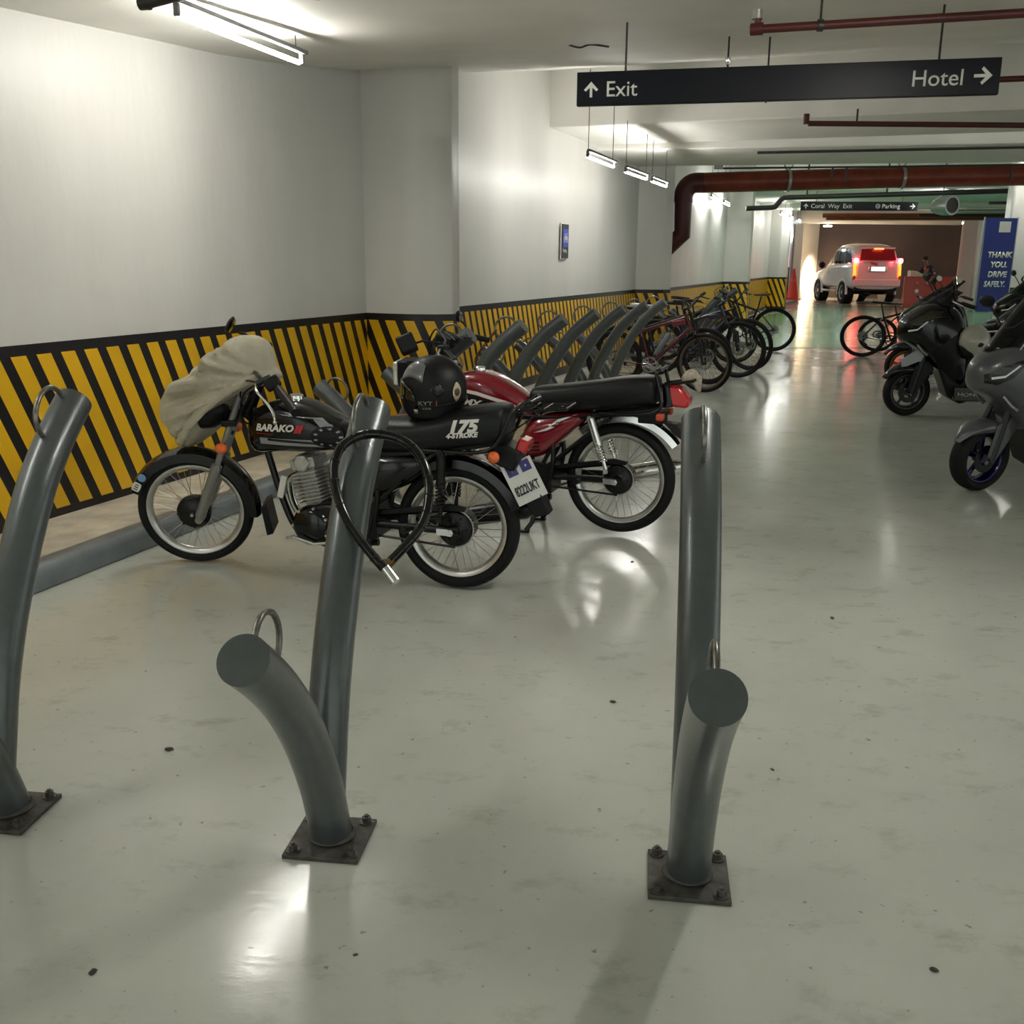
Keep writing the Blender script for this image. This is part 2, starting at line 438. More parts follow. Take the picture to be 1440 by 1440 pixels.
# raised concrete strip and kerb
lg = MB(); lg.prismz([(-5.35, -2.4), (-2.61, 5.11), (-1.27, 8.74), (-.9, 8.6), (-1.98, 5.0), (-2.3, 4.15), (-4.5, -2.4)], 0, .10); struct('floor_ledge', lg, M_LEDGE, smooth=False)
kb = MB(); prof = [(0, 0), (0, .075), (.02, .108), (.05, .12), (.11, .12), (.15, .105), (.16, .0)]
k0 = Vector((-4.45, -2.4, 0)); k1 = Vector((-2.19, 4.27, 0)); k2 = Vector((-1.91, 5.09, 0)); k3 = Vector((-.78, 8.45, 0))
rr = []
for q in (k0, k1, k2, k3):
    rr.append([q-A_*u+Vector((0, 0, z)) for u, z in prof])
kb.rings(rr); struct('trim_kerb', kb, M_CURB, bevel=.01)
wk = MB(); wk.prismz([(2.95, 18.3), (4.35, 18.25), (5.55, 26.2), (6.9, 29.5), (11.3, 40.5), (11.6, 43.5), (9.6, 43.5), (8.6, 36), (5.0, 24.0)], 0, .10); struct('floor_walkway', wk, M_WALK, smooth=False)

# ceiling: slowly rising soffit, then a deep beam, then flat bays
def sp_(s, lat, z):
    q = T_*s+A_*lat; return (q.x, q.y, z)
prof = [(-3, 2.55), (2.5, 2.63), (4.13, 2.68), (5.15, 2.737), (5.88, 2.775), (6.65, 2.845), (7.76, 2.985), (9.27, 3.2), (10.27, 3.37), (11.96, 3.66)]
cb = MB(); rws = []
for s_, z_ in prof: rws.append([sp_(s_, -6, z_), sp_(s_, 14, z_), sp_(s_, 14, z_+.5), sp_(s_, -6, z_+.5)])
cb.rings(rws); struct('ceiling', cb, M_CEIL, smooth=True, angle=30)
b1 = MB(); b1.rings([[sp_(s_, -6, 3.03), sp_(s_, 14, 3.03), sp_(s_, 14, 4.3), sp_(s_, -6, 4.3)] for s_ in (11.96, 13.9)]); struct('ceiling_beam', b1, M_CEIL, bevel=.015)
b2 = MB(); b2.prismz([(-2.0, 15.35), (1.02, 14.45), (8.5, 12.75), (14, 10.8), (15.0, 13.8), (7.7, 15.45), (2.5, 16.62), (-2, 17.7)], 2.965, 4.3); struct('ceiling_beam_2', b2, M_CEIL, bevel=.015)
b3 = MB(); b3.prismz([(-2, 17.6), (2.5, 16.62), (7.7, 15.45), (15, 13.8), (24, 11.5), (24, 22), (3, 27)], 3.72, 4.2); struct('ceiling_2', b3, M_CEIL)
b4 = MB(); b4.prismz([(2, 25.6), (5.0, 24.4), (9, 23.0), (24, 18.5), (26, 44), (2, 44)], 3.10, 4.2); struct('ceiling_3', b4, M_CEIL)
b5 = MB(); b5.prismz([(6, 29.6), (24, 25.5), (24, 26.3), (6, 30.4)], 2.98, 3.12); struct('ceiling_beam_3', b5, M_CEIL)

# far end: ramp mouth, booth, right-hand pillars
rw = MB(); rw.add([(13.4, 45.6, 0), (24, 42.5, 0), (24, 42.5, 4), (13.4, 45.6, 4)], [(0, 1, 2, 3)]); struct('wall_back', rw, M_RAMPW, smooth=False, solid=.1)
rw = MB(); rw.add([(13.4, 45.6, 0), (11.9, 43.0, 0), (11.9, 43.0, 4), (13.4, 45.6, 4)], [(0, 1, 2, 3)]); struct('wall_ramp_side', rw, mat('ramp_side_paint', (.6, .52, .42), .6), smooth=False, solid=.1)
for nm, (x, y, wd, dp), mt in (('wall_pillar_right', (15.3, 33.4, .6, .7), M_WALL), ('wall_pillar_banner', (10.35, 20.9, .8, .8), M_WALL), ('wall_panel_far', (17.4, 38, 1.8, .3), M_WALL)):
    q = MB(); q.box((x, y, 2), (wd, dp, 4), Matrix.Rotation(R(-18), 3, 'Z')); struct(nm, q, mt, bevel=.08)
# hazard band on the right-hand banner pillar
wall_strip('trim_20', [(9.85, 20.60), (10.62, 20.35)], .05, 1.05, BM[1], .02, .0)
wall_strip('trim_21', [(11.2, 19.9), (24, 15.7)], .05, 1.05, BM[1], .02, .0)
wall_strip('wall_right', [(11.2, 20.0), (24, 15.8)], 0, 4, M_WALL, 0, .1)

# ------------------------------------------------------------ lamps
def tube_lamp(p0, p1, label, wires=None, drop=.5, group='tube lamps hung along the left wall', tm=None):
    p0 = Vector(p0); p1 = Vector(p1); d = (p1-p0); L = d.length; ang = math.degrees(math.atan2(d.y, d.x))
    t = thing('tube_lamp', p0, ang, label, 'lamp', group)
    t.rotation_euler = (0, -math.asin(d.z/L), R(ang))
    MB().box((L/2, -.022, .058), (L+.04, .036, .024)).build('channel', M_FIXT, t, bevel=.006)
    MB().cyl((.03, 0, 0), (L-.03, 0, 0), .0125, n=12).build('tube', tm or M_TUBE, t)
    for x in (.01, L-.01): MB().box((x, -.008, .024), (.022, .030, .062)).build('tube_holder', M_FIXT, t, bevel=.006)
    for x in (wires or (.06, L-.06)): MB().cyl((x, 0, .06), (x, 0, .06+drop), .004, n=6).build('hanging_wire', M_DARKP, t)
    return t
tube_lamp((-1.598, 5.076, 2.60), (-1.25, 6.26, 2.60), 'bright bare tube lamp under the ceiling at the top left', drop=.08)
for i, (a, b) in enumerate((((.708, 10.41), (1.085, 11.54)), ((1.265, 12.10), (1.662, 13.20)), ((1.75, 13.45), (2.09, 14.42)))):
    tube_lamp((*a, 2.5), (*b, 2.5), ['thin hanging tube lamp nearest behind the exit sign', 'middle hanging tube lamp of the line behind the exit sign', 'farthest hanging tube lamp in the line behind the exit sign'][i], drop=[.75, .5, .44][i])
far_l = [((3.80, 20.2), (4.15, 21.4)), ((4.45, 22.2), (4.8, 23.3)), ((6.9, 27.0), (7.35, 28.2)), ((7.7, 29.1), (8.1, 30.2)), ((8.5, 31.2), (8.9, 32.3))]
for i, (a, b) in enumerate(far_l):
    tube_lamp((*a, 2.72), (*b, 2.72), ['tube lamp hanging just beyond the big brown pipe', 'second tube lamp beyond the big brown pipe', 'far tube lamp hanging before the last left pillar', 'far tube lamp beside the last striped pillar', 'farthest tube lamp, near the booth opening'][i], drop=.38 if i > 1 else .98)
# one more left-row lamp, then unseen lamps added to fill aisle and bay
for i, (a, b, z) in enumerate((((-2.75, 1.7), (-2.35, 2.85), 2.48), ((1.25, 2.8), (1.65, 3.9), 2.57), ((7.6, 19.2), (8.0, 20.3), 3.62), ((10.0, 19.4), (10.4, 20.5), 3.62))):
    tube_lamp((*a, z), (*b, z), ['tube lamp above the left wall, nearer than the frame', 'added fill tube lamp above the near end of the aisle', 'added fill tube lamp high in the bay over the green floor', 'added fill tube lamp high in the bay, right of the lane'][i], drop=.06, group='tube lamps outside the frame', tm=[None, M_FILL_AISLE, M_FILL_BAY, M_FILL_BAY][i])
tube_lamp((9.4, 22.9, 2.7), (9.9, 24.0, 2.7), 'tube lamp over the far right parking row', drop=.36, group='far right tube lamps')
tube_lamp((13.2, 30.5, 2.7), (13.7, 31.7, 2.7), 'tube lamp over the lane near the red barrier', drop=.36, group='far right tube lamps')

# ------------------------------------------------------------ signs
def arrow(mb_out, cx, cz, s, up=True):
    a = [(-.09, -.5), (.09, -.5), (.09, .12), (.36, -.12), (.50, -.02), (0, .5), (-.50, -.02), (-.36, -.12), (-.09, .12)]
    if not up: a = [(z, -x) for x, z in a]
    return [(cx+x*s, cz+z*s) for x, z in a]
def board(name, p0, p1, h, label, cat, thick=.04, mt=M_SIGN):
    p0 = Vector(p0); p1 = Vector(p1); d = p1-p0; ang = math.degrees(math.atan2(d.y, d.x))
    t = thing(name, p0, ang, label, cat)
    MB().box((d.length/2, 0, h/2), (d.length, thick, h)).build('panel', mt, t, bevel=.004)
    return t, d.length
X3, Z3 = (1, 0, 0), (0, 0, 1)
sg, L = board('direction_sign', (.348, 6.03, 2.345), (2.48, 5.50, 2.345), .178, 'long navy hanging sign reading Exit and Hotel with arrows', 'sign')
yf = -.0215
flatpoly(sg, arrow(None, .082, .085, .082), yf, 'arrow', M_SIGNT)
flat_text('lettering', 'Exit', .115, (.163, yf, .046), X3, Z3, M_SIGNT, sg, bold=.0005)
flat_text('lettering', 'Hotel', .112, (L-.43, yf, .050), X3, Z3, M_SIGNT, sg, bold=.0005, shear=.0)
flatpoly(sg, arrow(None, L-.082, .092, .088, False), yf, 'arrow', M_SIGNT)
for x in (.27, L-.30): MB().cyl((x, 0, .17), (x, 0, .55), .006, n=8).build('hanging_rod', M_DARKP, sg)

s2, L2 = board('direction_sign', (6.59, 24, 2.665), (9.2, 23.75, 2.70), .20, 'small far black sign reading Coral Way Exit and Parking', 'sign')
flatpoly(s2, arrow(None, .12, .10, .11), yf, 'arrow', M_SIGNT)
flat_text('lettering', 'Coral  Way  Exit', .135, (.23, yf, .055), X3, Z3, M_SIGNT, s2, bold=.001)
flat_text('lettering', 'Parking', .135, (1.82, yf, .055), X3, Z3, M_SIGNT, s2, bold=.001)
flatpoly(s2, [(1.73+.055*math.cos(k*PI/8), .10+.055*math.sin(k*PI/8)) for k in range(16)], yf, 'round_symbol', M_GALV)
flat_text('lettering', 'P', .09, (1.707, yf-.002, .068), X3, Z3, M_SIGN, s2, bold=.001)
flatpoly(s2, arrow(None, L2-.12, .10, .12, False), yf, 'arrow', M_SIGNT)
for x in (.35, L2-.35): MB().cyl((x, 0, .18), (x, 0, .45), .008, n=6).build('hanging_rod', M_DARKP, s2)

# bicycle parking plaque on the wall
ws = thing('parking_plaque', (.562, 12.985, 1.53), 69.2, 'narrow blue and black bicycle parking plaque on the white wall', 'sign')
ws.location = (.585, 12.98, 1.53)
MB().box((.13, -.004, .208), (.30, .008, .44)).build('backing', M_WHITE, ws, smooth=False)
MB().box((.13, -.012, .208), (.26, .012, .415)).build('panel', mat('plaque_black', (.02, .02, .025), .4), ws, smooth=False)
MB().box((.13, -.020, .245), (.20, .006, .22)).build('blue_field', mat('plaque_blue', (.05, .07, .42), .4), ws, smooth=False)
bk = MB()
for x in (.075, .185): bk.lathe([(.03, -.002), (.036, -.002), (.036, .002), (.03, .002)], (x, -.024, .225), 'y', 18, True)
for a, b in (((.075, .225), (.105, .27)), ((.105, .27), (.165, .27)), ((.165, .27), (.185, .225)), ((.105, .27), (.13, .225)), ((.13, .225), (.165, .27)), ((.075, .225), (.13, .225)), ((.105, .27), (.10, .295)), ((.09, .297), (.115, .297)), ((.165, .27), (.16, .30)), ((.16, .30), (.18, .305))):
    bk.cyl((a[0], -.024, a[1]), (b[0], -.024, b[1]), .004, n=5)
bk.build('bicycle_symbol', M_WHITE, ws)
flat_text('lettering', 'Parking', .062, (.035, -.019, .07), X3, Z3, M_WHITE, ws, bold=.0008, sx=.85)
ws2 = thing('parking_plaque', (7.02, 29.75, 1.5), 69.8, 'thin dark plaque on the far wall near the last striped pillar', 'sign')
MB().box((.13, -.01, .35), (.3, .03, .75)).build('panel', mat('plaque_dark', (.06, .06, .06), .4), ws2, smooth=False)
for k in range(4): MB().box((.13, -.027, .12+.16*k), (.2, .004, .05)).build('pale_mark', M_WHITE, ws2, smooth=False)

# thank you banner
bn = thing('safety_banner', (9.09, 20.0, .60), 0, 'tall blue banner reading THANK YOU. DRIVE SAFELY. beside the right pillar', 'banner')
MB().box((.30, 0, .88), (.60, .02, 1.77)).build('banner_sheet', M_BANNER, bn, smooth=False)
MB().box((.375, -.013, 1.60), (.22, .006, .20)).build('white_square', M_WHITE, bn, smooth=False)
for k, (tx, cx) in enumerate((('THANK', .335), ('YOU.', .34), ('DRIVE', .33), ('SAFELY.', .30))):
    flat_text('lettering', tx, .148, (cx, -.013, 1.03-.185*k), X3, Z3, M_SIGNT, bn, bold=.0055, shear=.12, align='CENTER', sx=.92 if k < 3 else .82)
MB().cyl((-.02, .02, -.6), (-.02, .02, 1.78), .015, n=8).build('stand_pole', M_GALV, bn)
MB().cyl((.62, .02, -.6), (.62, .02, 1.78), .015, n=8).build('stand_pole', M_GALV, bn)

# ------------------------------------------------------------ pipes and services
def pipe_thing(name, path, r, mt, label, cat='pipe', n=14, smoothk=0):
    P = catmull(path, smoothk) if smoothk else path
    o = MB().tube(P, r, n).build(name, mt); tag(o, label, cat); return o
# big brown pipe with elbow and drop
bp = thing('drain_pipe', (0, 0, 0), 0, 'thick brown-red pipe crossing below the ceiling and elbowing down the wall', 'pipe')
py = 17.75
MB().tube([(3.15, py+.05, 2.80), (6, py-.55, 2.86), (10.6, py-1.6, 2.92), (16, py-2.9, 3.0)], .165, 20).build('horizontal_run', M_RUST, bp)
MB().tube(catmull([(3.25, py+.03, 2.80), (3.02, py+.07, 2.79), (2.90, py+.08, 2.66), (2.885, py+.08, 2.48)], 5), .165, 20).build('elbow', M_DRED, bp)
MB().tube([(2.885, py+.08, 2.5), (2.895, py+.08, 1.96), (2.55, py+.25, 1.62)], .15, 20).build('drop_run', M_DRED, bp)
for x, y, z in ((3.2, py+.04, 2.80), (2.885, py+.08, 2.46)):
    pass
for k, x in enumerate((4.55, 6.3, 8.75)):
    y = py-(x-3.15)*.213; zz = 2.80+(x-3.15)*.0165
    hb = MB(); hb.lathe([(.168, -.025), (.180, -.025), (.180, .025), (.168, .025)], (x, y, zz), 'x', 24, True)
    hb.tube(catmull([(x, y-.03, zz+.17), (x+.07, y-.02, zz+.27), (x, y, zz+.36), (x-.07, y+.02, zz+.27), (x-.02, y+.03, zz+.17)], 5), .014, 6)
    hb.cyl((x, y, zz+.34), (x, y, 3.72), .01, n=6)
    hb.build('pipe_clamp', M_GALV, bp)
sp1 = thing('sprinkler_pipe', (0, 0, 0), 0, 'dark red sprinkler pipe above the hanging exit sign', 'pipe')
MB().tube([(1.145, 5.16, 2.575), (2.3, 4.78, 2.575), (4.6, 4.02, 2.575)], .020, 12).build('run', M_DRED, sp1)
MB().tube([(1.15, 5.16, 2.575), (1.145, 5.165, 2.66)], .016, 10).build('riser', M_DRED, sp1)
MB().cyl((1.118, 5.17, 2.575), (1.172, 5.15, 2.575), .028, n=12).build('elbow', M_DRED, sp1)
MB().cyl((1.145, 5.165, 2.62), (1.145, 5.165, 2.66), .026, n=12).build('collar', M_CHROME, sp1)
MB().cyl((1.42, 5.07, 2.57), (1.42, 5.07, 2.74), .006, n=8).build('hanger', M_DARKP, sp1)
MB().lathe([(.020, -.012), (.027, -.012), (.027, .012), (.020, .012)], (1.42, 5.07, 2.575), 'x', 14, True).build('hanger_clamp', M_DARKP, sp1)
sp2 = thing('sprinkler_pipe', (0, 0, 0), 0, 'thin dark red pipe below the beam underside, ending in an elbow', 'pipe')
MB().tube([(3.05, 11.05, 2.905), (5.4, 11.0, 2.90), (9, 10.9, 2.9)], .028, 10).build('run', M_DRED, sp2)
MB().cyl((3.03, 11.06, 2.90), (3.03, 11.06, 3.0), .030, n=10).build('elbow', M_DRED, sp2)
MB().cyl((3.55, 11.04, 2.9), (3.55, 11.04, 3.05), .01, n=6).build('hanger', M_DARKP, sp2)
pipe_thing('sprinkler_pipe', [(3.0, 8.5, 2.88), (6, 7.5, 2.88)], .022, M_DRED, 'dark red pipe passing behind the right end of the exit sign')
pipe_thing('conduit', [(3.15, 13.7, 2.88), (5.5, 13.1, 2.89), (9, 12.2, 2.9)], .018, M_DARKP, 'thin black conduit along the second beam', 'conduit')
cn = thing('conduit', (0, 0, 0), 0, 'thin dark conduit with a white junction box above the brown pipe', 'conduit')
MB().tube([(3.25, 16.55, 2.93), (6, 15.95, 2.93), (10.5, 14.9, 2.95)], .014, 8).build('conduit_run', M_DARKP, cn)
MB().box((3.20, 16.5, 2.945), (.13, .08, .06)).build('junction_box', M_GALV, cn, bevel=.005)
for x in (4.9, 5.1, 7.4, 9.5): MB().cyl((x, 16.2-(x-4.9)*.22, 2.93), (x, 16.2-(x-4.9)*.22, 2.72), .016, n=6).build('hanger', M_DARKP, cn)
bpk = thing('drain_pipe', (0, 0, 0), 0, 'black bent pipe beyond the brown pipe, stepping up to the right', 'pipe')
MB().tube(catmull([(5.0, 22.5, 2.625), (5.56, 22.5, 2.65), (5.66, 22.5, 2.70), (5.76, 22.5, 2.82), (5.9, 22.5, 2.86), (6.5, 22.5, 2.88), (11, 22.4, 3.04), (14, 22.3, 3.10)], 4), .055, 10).build('run', M_DARKP, bpk)
MB().cyl((6.3, 22.5, 2.86), (6.3, 22.5, 3.72), .02, n=6).build('hanger', M_DARKP, bpk)
MB().cyl((8.0, 22.45, 2.93), (8.0, 22.45, 3.72), .02, n=6).build('hanger', M_DARKP, bpk)
for k, (y, z, r, x0, mt) in enumerate(((29.0, 2.78, .06, 8.6, M_RUST), (31, 2.83, .10, 9.3, M_RUST), (27.0, 2.72, .04, 10.5, M_DRED), (28.2, 2.86, .08, 12.0, M_RUST))):
    pipe_thing('overhead_pipe', [(x0, y, z), (x0+12, y-2.5, z)], r, mt, ['far brown pipe just over the ramp mouth', 'thicker far brown pipe behind the thinner ones', 'thin red pipe right of the far parking sign', 'far brown pipe running to the right under the ceiling'][k], n=10)
for k, (a, b) in enumerate((((10.6, 23.3, 2.83), (19, 21, 2.86)), ((10.2, 25, 2.70), (20, 22.6, 2.75)))):
    pipe_thing('overhead_pipe', [a, b], .035, [M_DARKP, M_GALV][k], ['dark pipe behind the ventilation duct', 'pale metal pipe below the ventilation duct'][k], n=8)
du = thing('ventilation_fan', (9.25, 22.0, 2.70), 150, 'round grey ventilation duct with a dark mouth by the far sign', 'duct')
MB().lathe([(.16, .0), (.20, .0), (.205, .03), (.20, .25), (.17, .40), (.14, .50)], (0, 0, 0), 'x', 24).build('duct_body', M_GALV, du)
MB().lathe([(.001, 0.02), (.17, 0.02)], (.0, 0, 0), 'x', 24).build('dark_mouth', M_DARKP, du)
du.rotation_euler = (0, 0, R(110))
MB().cyl((.3, 0, .18), (.3, 0, 1.03), .01, n=6).build('hanger', M_DARKP, du)
dk = thing('conduit', (0, 0, 0), 0, 'dark capped pipe at the top edge, left of the tube lamp', 'pipe')
MB().tube([(-1.50, 4.42, 2.50), (-1.36, 4.38, 2.52), (-1.0, 4.1, 2.53)], .024, 12).build('conduit_run', M_DARKP, dk)
MB().cyl((-1.53, 4.43, 2.50), (-1.49, 4.42, 2.50), .028, n=12).build('end_cap', M_DARKP, dk)
pipe_thing('cable_end', catmull([(-.92, 4.35, 2.59), (-.90, 4.45, 2.57), (-.86, 4.55, 2.56), (-.83, 4.60, 2.565), (-.81, 4.62, 2.60)], 4), .008, M_DARKP, 'short dark cable end curling from the ceiling at the top edge', 'cable', 8)
pipe_thing('ceiling_cable', catmull([(.34, 6.95, 2.845), (.41, 6.95, 2.83), (.48, 6.96, 2.85), (.60, 6.97, 2.84)], 4), .006, M_DARKP, 'short loose wire on the ceiling above the Exit lettering', 'cable', 6)
for k, (x, y, z, zt) in enumerate(((1.33, 6.75, 2.62, 2.88), (1.62, 6.9, 2.62, 2.92))):
    s_ = thing(['ceiling_sprinkler', 'hanger_rod'][k], (x, y, z), 0, ['dark sprinkler head above the middle of the exit sign', 'thin hanger rod above the exit sign, right of the sprinkler'][k], ['sprinkler', 'rod'][k])
    MB().cyl((0, 0, -.12), (0, 0, zt-z), .006, n=8).build('stem', M_DARKP, s_)
    if k == 0:
        MB().lathe([(.002, -.03), (.02, -.02), (.02, .04), (.012, .06), (.002, .07)], axis='z', n=12).build('head', M_DARKP, s_)
        MB().lathe([(.012, .08), (.018, .10), (.018, .12), (.002, .13)], axis='z', n=12).build('collar', M_CHROME, s_)

#@@OBJECTS@@
# ------------------------------------------------------------ bike racks
def make_rack(name):
    t = thing(name, (0, 0, 0), 0, '', 'bike rack')
    MB().box((.0, 0, .006), (.20, .20, .012)).build('base_plate', M_PLATE, t, bevel=.002)
    for i in (-1, 1):
        for j in (-1, 1):
            b = MB(); b.cyl((i*.077, j*.077, .012), (i*.077, j*.077, .016), .019, n=16)
            b.cyl((i*.077, j*.077, .016), (i*.077, j*.077, .030), .0125, n=6); b.cyl((i*.077, j*.077, .030), (i*.077, j*.077, .036), .006, n=8)
            b.build('bolt', M_BOLT, t, angle=25)
    sh = catmull([(.012, 0, .006), (-.022, 0, .10), (-.066, 0, .21), (-.150, 0, .36), (-.255, 0, .50), (-.375, 0, .62), (-.500, 0, .72)], 5)
    ta = catmull([(-.04, 0, .13), (-.012, 0, .235), (.022, 0, .36), (.078, 0, .50), (.140, 0, .62), (.215, 0, .745), (.305, 0, .87), (.415, 0, .98), (.535, 0, 1.075)], 5)
    a = MB(); a.tube(sh, .055, 32); a.build('short_arm', M_RACK, t, angle=50)
    a = MB(); a.tube(ta, .0535, 32); a.build('tall_arm', M_RACK, t, angle=50)
    MB().lathe([(.056, -.002), (.064, 0), (.056, .010)], (.010, 0, .016), 'z', 24).build('weld_bead', M_PLATE, t)
    for path, sgn, nm in ((ta, 1, 'lock_ring'), (sh, -1, 'lock_ring')):
        P = path[::-1]; d = 0; marks = {}
        want = [.035, .185]; pts = []
        for q0, q1 in zip(P, P[1:]):
            l = (q1-q0).length
            while want and d+l >= want[0]:
                f = (want[0]-d)/l; pos = q0.lerp(q1, f); tg = (q1-q0).normalized(); pts.append((pos, tg)); want.pop(0)
            d += l
        n1, n2 = [Vector((tg.z*sgn, 0, -tg.x*sgn)) for _, tg in pts]
        if n1.z < 0: n1, n2 = -n1, -n2
        p1, p2 = pts[0][0]+n1*.045, pts[1][0]+n2*.045
        nn = (n1+n2).normalized(); mid = (p1+p2)/2
        MB().tube(catmull([p1, p1.lerp(mid, .05)+nn*.045, mid+(p1-mid)*.62+nn*.078, mid+nn*.092, mid+(p2-mid)*.62+nn*.078, p2.lerp(mid, .05)+nn*.045, p2], 5), .0075, 12).build(nm, M_RING, t)
    return t
rack = make_rack('bike_rack')
RG1 = 'steel bike racks across the foreground'; RG2 = 'steel bike racks in a row along the striped wall'
front = [((-1.39, 2.47), 83.5, 'foreground steel bike rack cut by the left edge of the picture'),
         ((-.474, 2.352), 83.0, 'foreground steel bike rack with the black cable lock hanging from it'),
         ((.449, 2.196), 82.5, 'foreground steel bike rack on the right, with nothing locked to it')]
for i, (q, a, lb) in enumerate(front):
    o = rack if i == 0 else copy_tree(rack)
    o.location = (q[0], q[1], 0); o.rotation_euler = (0, 0, R(a)); tag(o, lb, 'bike rack', RG1)
labs = ['wall-side bike rack behind the black motorcycle, nearest of its row', 'wall-side bike rack with a chain wrapped round its upper arm',
        'wall-side bike rack just beyond the chained one', 'fourth bike rack from the near end of the row by the striped wall', 'fifth bike rack of the wall row, right of the middle of the rack group',
        'bike rack just before the rearmost one in front of the red bicycle', 'bike rack right beside the red bicycle, last clearly seen of the row',
        'bike rack beyond the red bicycle', 'bike rack between the red and the first black bicycle wheels', 'bike rack hidden among the black bicycles',
        'bike rack behind the cluster of black bicycles', 'far bike rack whose tip shows left of the far bicycle saddle', 'farthest bike rack, left of the bicycle turned backwards']
B0 = Vector((-.752, 6.098, 0)); ST = Vector((.3155, .856, 0))
for i, lb in enumerate(labs):
    if i in (7, 8, 9, 10): continue
    o = copy_tree(rack); o.location = B0+ST*i; o.rotation_euler = (0, 0, R(-20)); tag(o, lb, 'bike rack', RG2)


# cable lock hanging through the middle rack's ring
lk = thing('cable_lock', (0, 0, 0), 0, 'thick black cable lock with chrome barrel hanging open on the middle foreground rack', 'cable lock')
lp = [(-0.335, 2.482, 0.720), (-0.352, 2.49, 0.736), (-0.401, 2.52, 0.787), (-0.449, 2.559, 0.852), (-0.48, 2.614, 0.937), (-0.47, 2.658, 0.996), (-0.429, 2.683, 1.027), (-0.371, 2.685, 1.037), (-0.302, 2.678, 1.022), (-0.251, 2.648, 0.983), (-0.224, 2.605, 0.923), (-0.225, 2.563, 0.859), (-0.245, 2.533, 0.809), (-0.279, 2.51, 0.77), (-0.315, 2.49, 0.735)]
MB().tube(catmull(lp, 6), .0125, 14).build('cable_sleeve', M_BLACK, lk)
cs = catmull(lp, 6)
for k in range(7, len(cs)-3, 4):
    d_ = (cs[k+1]-cs[k]).normalized(); MB().cyl(cs[k]-d_*.002, cs[k]+d_*.002, .0137, n=14).build('sleeve_ring', M_BLKP, lk)
MB().cyl((-0.332, 2.481, .722), (-0.300, 2.462, .686), .0145, n=16).build('lock_barrel', M_CHROME, lk, bevel=.001)
MB().cyl((-0.342, 2.485, .732), (-0.330, 2.479, .719), .0155, n=16).build('barrel_collar', M_BLKP, lk)
MB().cyl((-0.311, 2.492, .738), (-0.327, 2.484, .724), .0125, n=14).build('brass_tip', mat('tarnished_brass', (.16, .09, .03), .4, metal=.8), lk)

# ------------------------------------------------------------ wheels
def wheel(par, c, Rr, sec, rim, n_sp=36, hub=.03, hw=.06, T=None, drum=None, tmat=None, rimmat=None, spoke_r=.0016, name='wheel', flat=0):
    c = Vector(c)
    h = MB(T)
    rw_ = sec*.62
    h.lathe([(rim, -rw_), (rim+.010, -rw_), (rim+.012, -rw_*.8), (rim-.006, -rw_*.6), (rim-.010, 0), (rim-.006, rw_*.6), (rim+.012, rw_*.8), (rim+.010, rw_), (rim, rw_), (rim-.016, rw_*.5), (rim-.020, 0), (rim-.016, -rw_*.5)], c, 'y', 56, True)
    wobj = h.build(name, rimmat or M_RIM, par, angle=50)
    t = MB(T); pf = []
    m_ = 14; rc = (Rr+rim)/2; hr = (Rr-rim)/2
    for k in range(m_):
        a = 2*PI*k/m_; pf.append((rc+hr*math.cos(a)*(1 if math.cos(a) > 0 else .9), sec*math.sin(a)))
    t.lathe(pf, c, 'y', 64, True)
    if flat:   # weight flattens the contact patch
        t.v = [Vector((q.x*(1+.02*max(0, (c.z-Rr+.06-q.z)/.06)), q.y*(1+.25*max(0, (c.z-Rr+.05-q.z)/.05)), max(q.z, c.z-Rr+flat))) for q in t.v]
    t.build('tyre', tmat or M_TYRE, wobj, angle=60)
    # tread grooves
    tg = MB(T)
    if n_sp and sec > .03:
        for s_ in (-.35, 0, .35):
            rg = rc+hr*math.cos(math.asin(abs(s_)))*1.0+.0012
            tg.lathe([(rg, s_*sec-.0015), (rg+.0006, s_*sec), (rg, s_*sec+.0015)], c, 'y', 64)
    s_ = MB(T)
    for k in range(n_sp):
        a = 2*PI*k/n_sp; side = 1 if k % 2 else -1; a2 = a+(.55 if (k//2) % 2 else -.55)
        s_.cyl(c+Vector((hub*1.0*math.cos(a2), side*hw*.42, hub*math.sin(a2))), c+Vector(((rim-.012)*math.cos(a), 0, (rim-.012)*math.sin(a))), spoke_r, n=5)
    if n_sp: s_.build('spokes', M_SPOKE if spoke_r > .0012 else M_BLKM, wobj)
    hb = MB(T); hb.lathe([(.002, -hw/2), (hub, -hw/2), (hub, -hw*.38), (hub*.6, -hw*.3), (hub*.6, hw*.3), (hub, hw*.38), (hub, hw/2), (.002, hw/2)], c, 'y', 28)
    hb.cyl(c+Vector((0, -hw*.9, 0)), c+Vector((0, hw*.9, 0)), .008, n=10)
    hb.build('hub', M_BLKM if drum is None else M_ALU, wobj)
    if drum:
        d = MB(T); r_ = drum
        d.lathe([(.002, .012), (r_*.35, .014), (r_*.5, .006), (r_*.86, .004), (r_*.98, -.006), (r_, -.03), (r_*.9, -.06), (.002, -.06)], c+Vector((0, hw*.55, 0)), 'y', 40)
        for k in range(8):
            a = k*PI/4; q = c+Vector((r_*.88*math.cos(a), hw*.55+.004, r_*.88*math.sin(a))); d.cyl(q, q+Vector((0, .008, 0)), .005, n=6)
        d.build('brake_drum', M_BLKM, wobj)
    return wobj

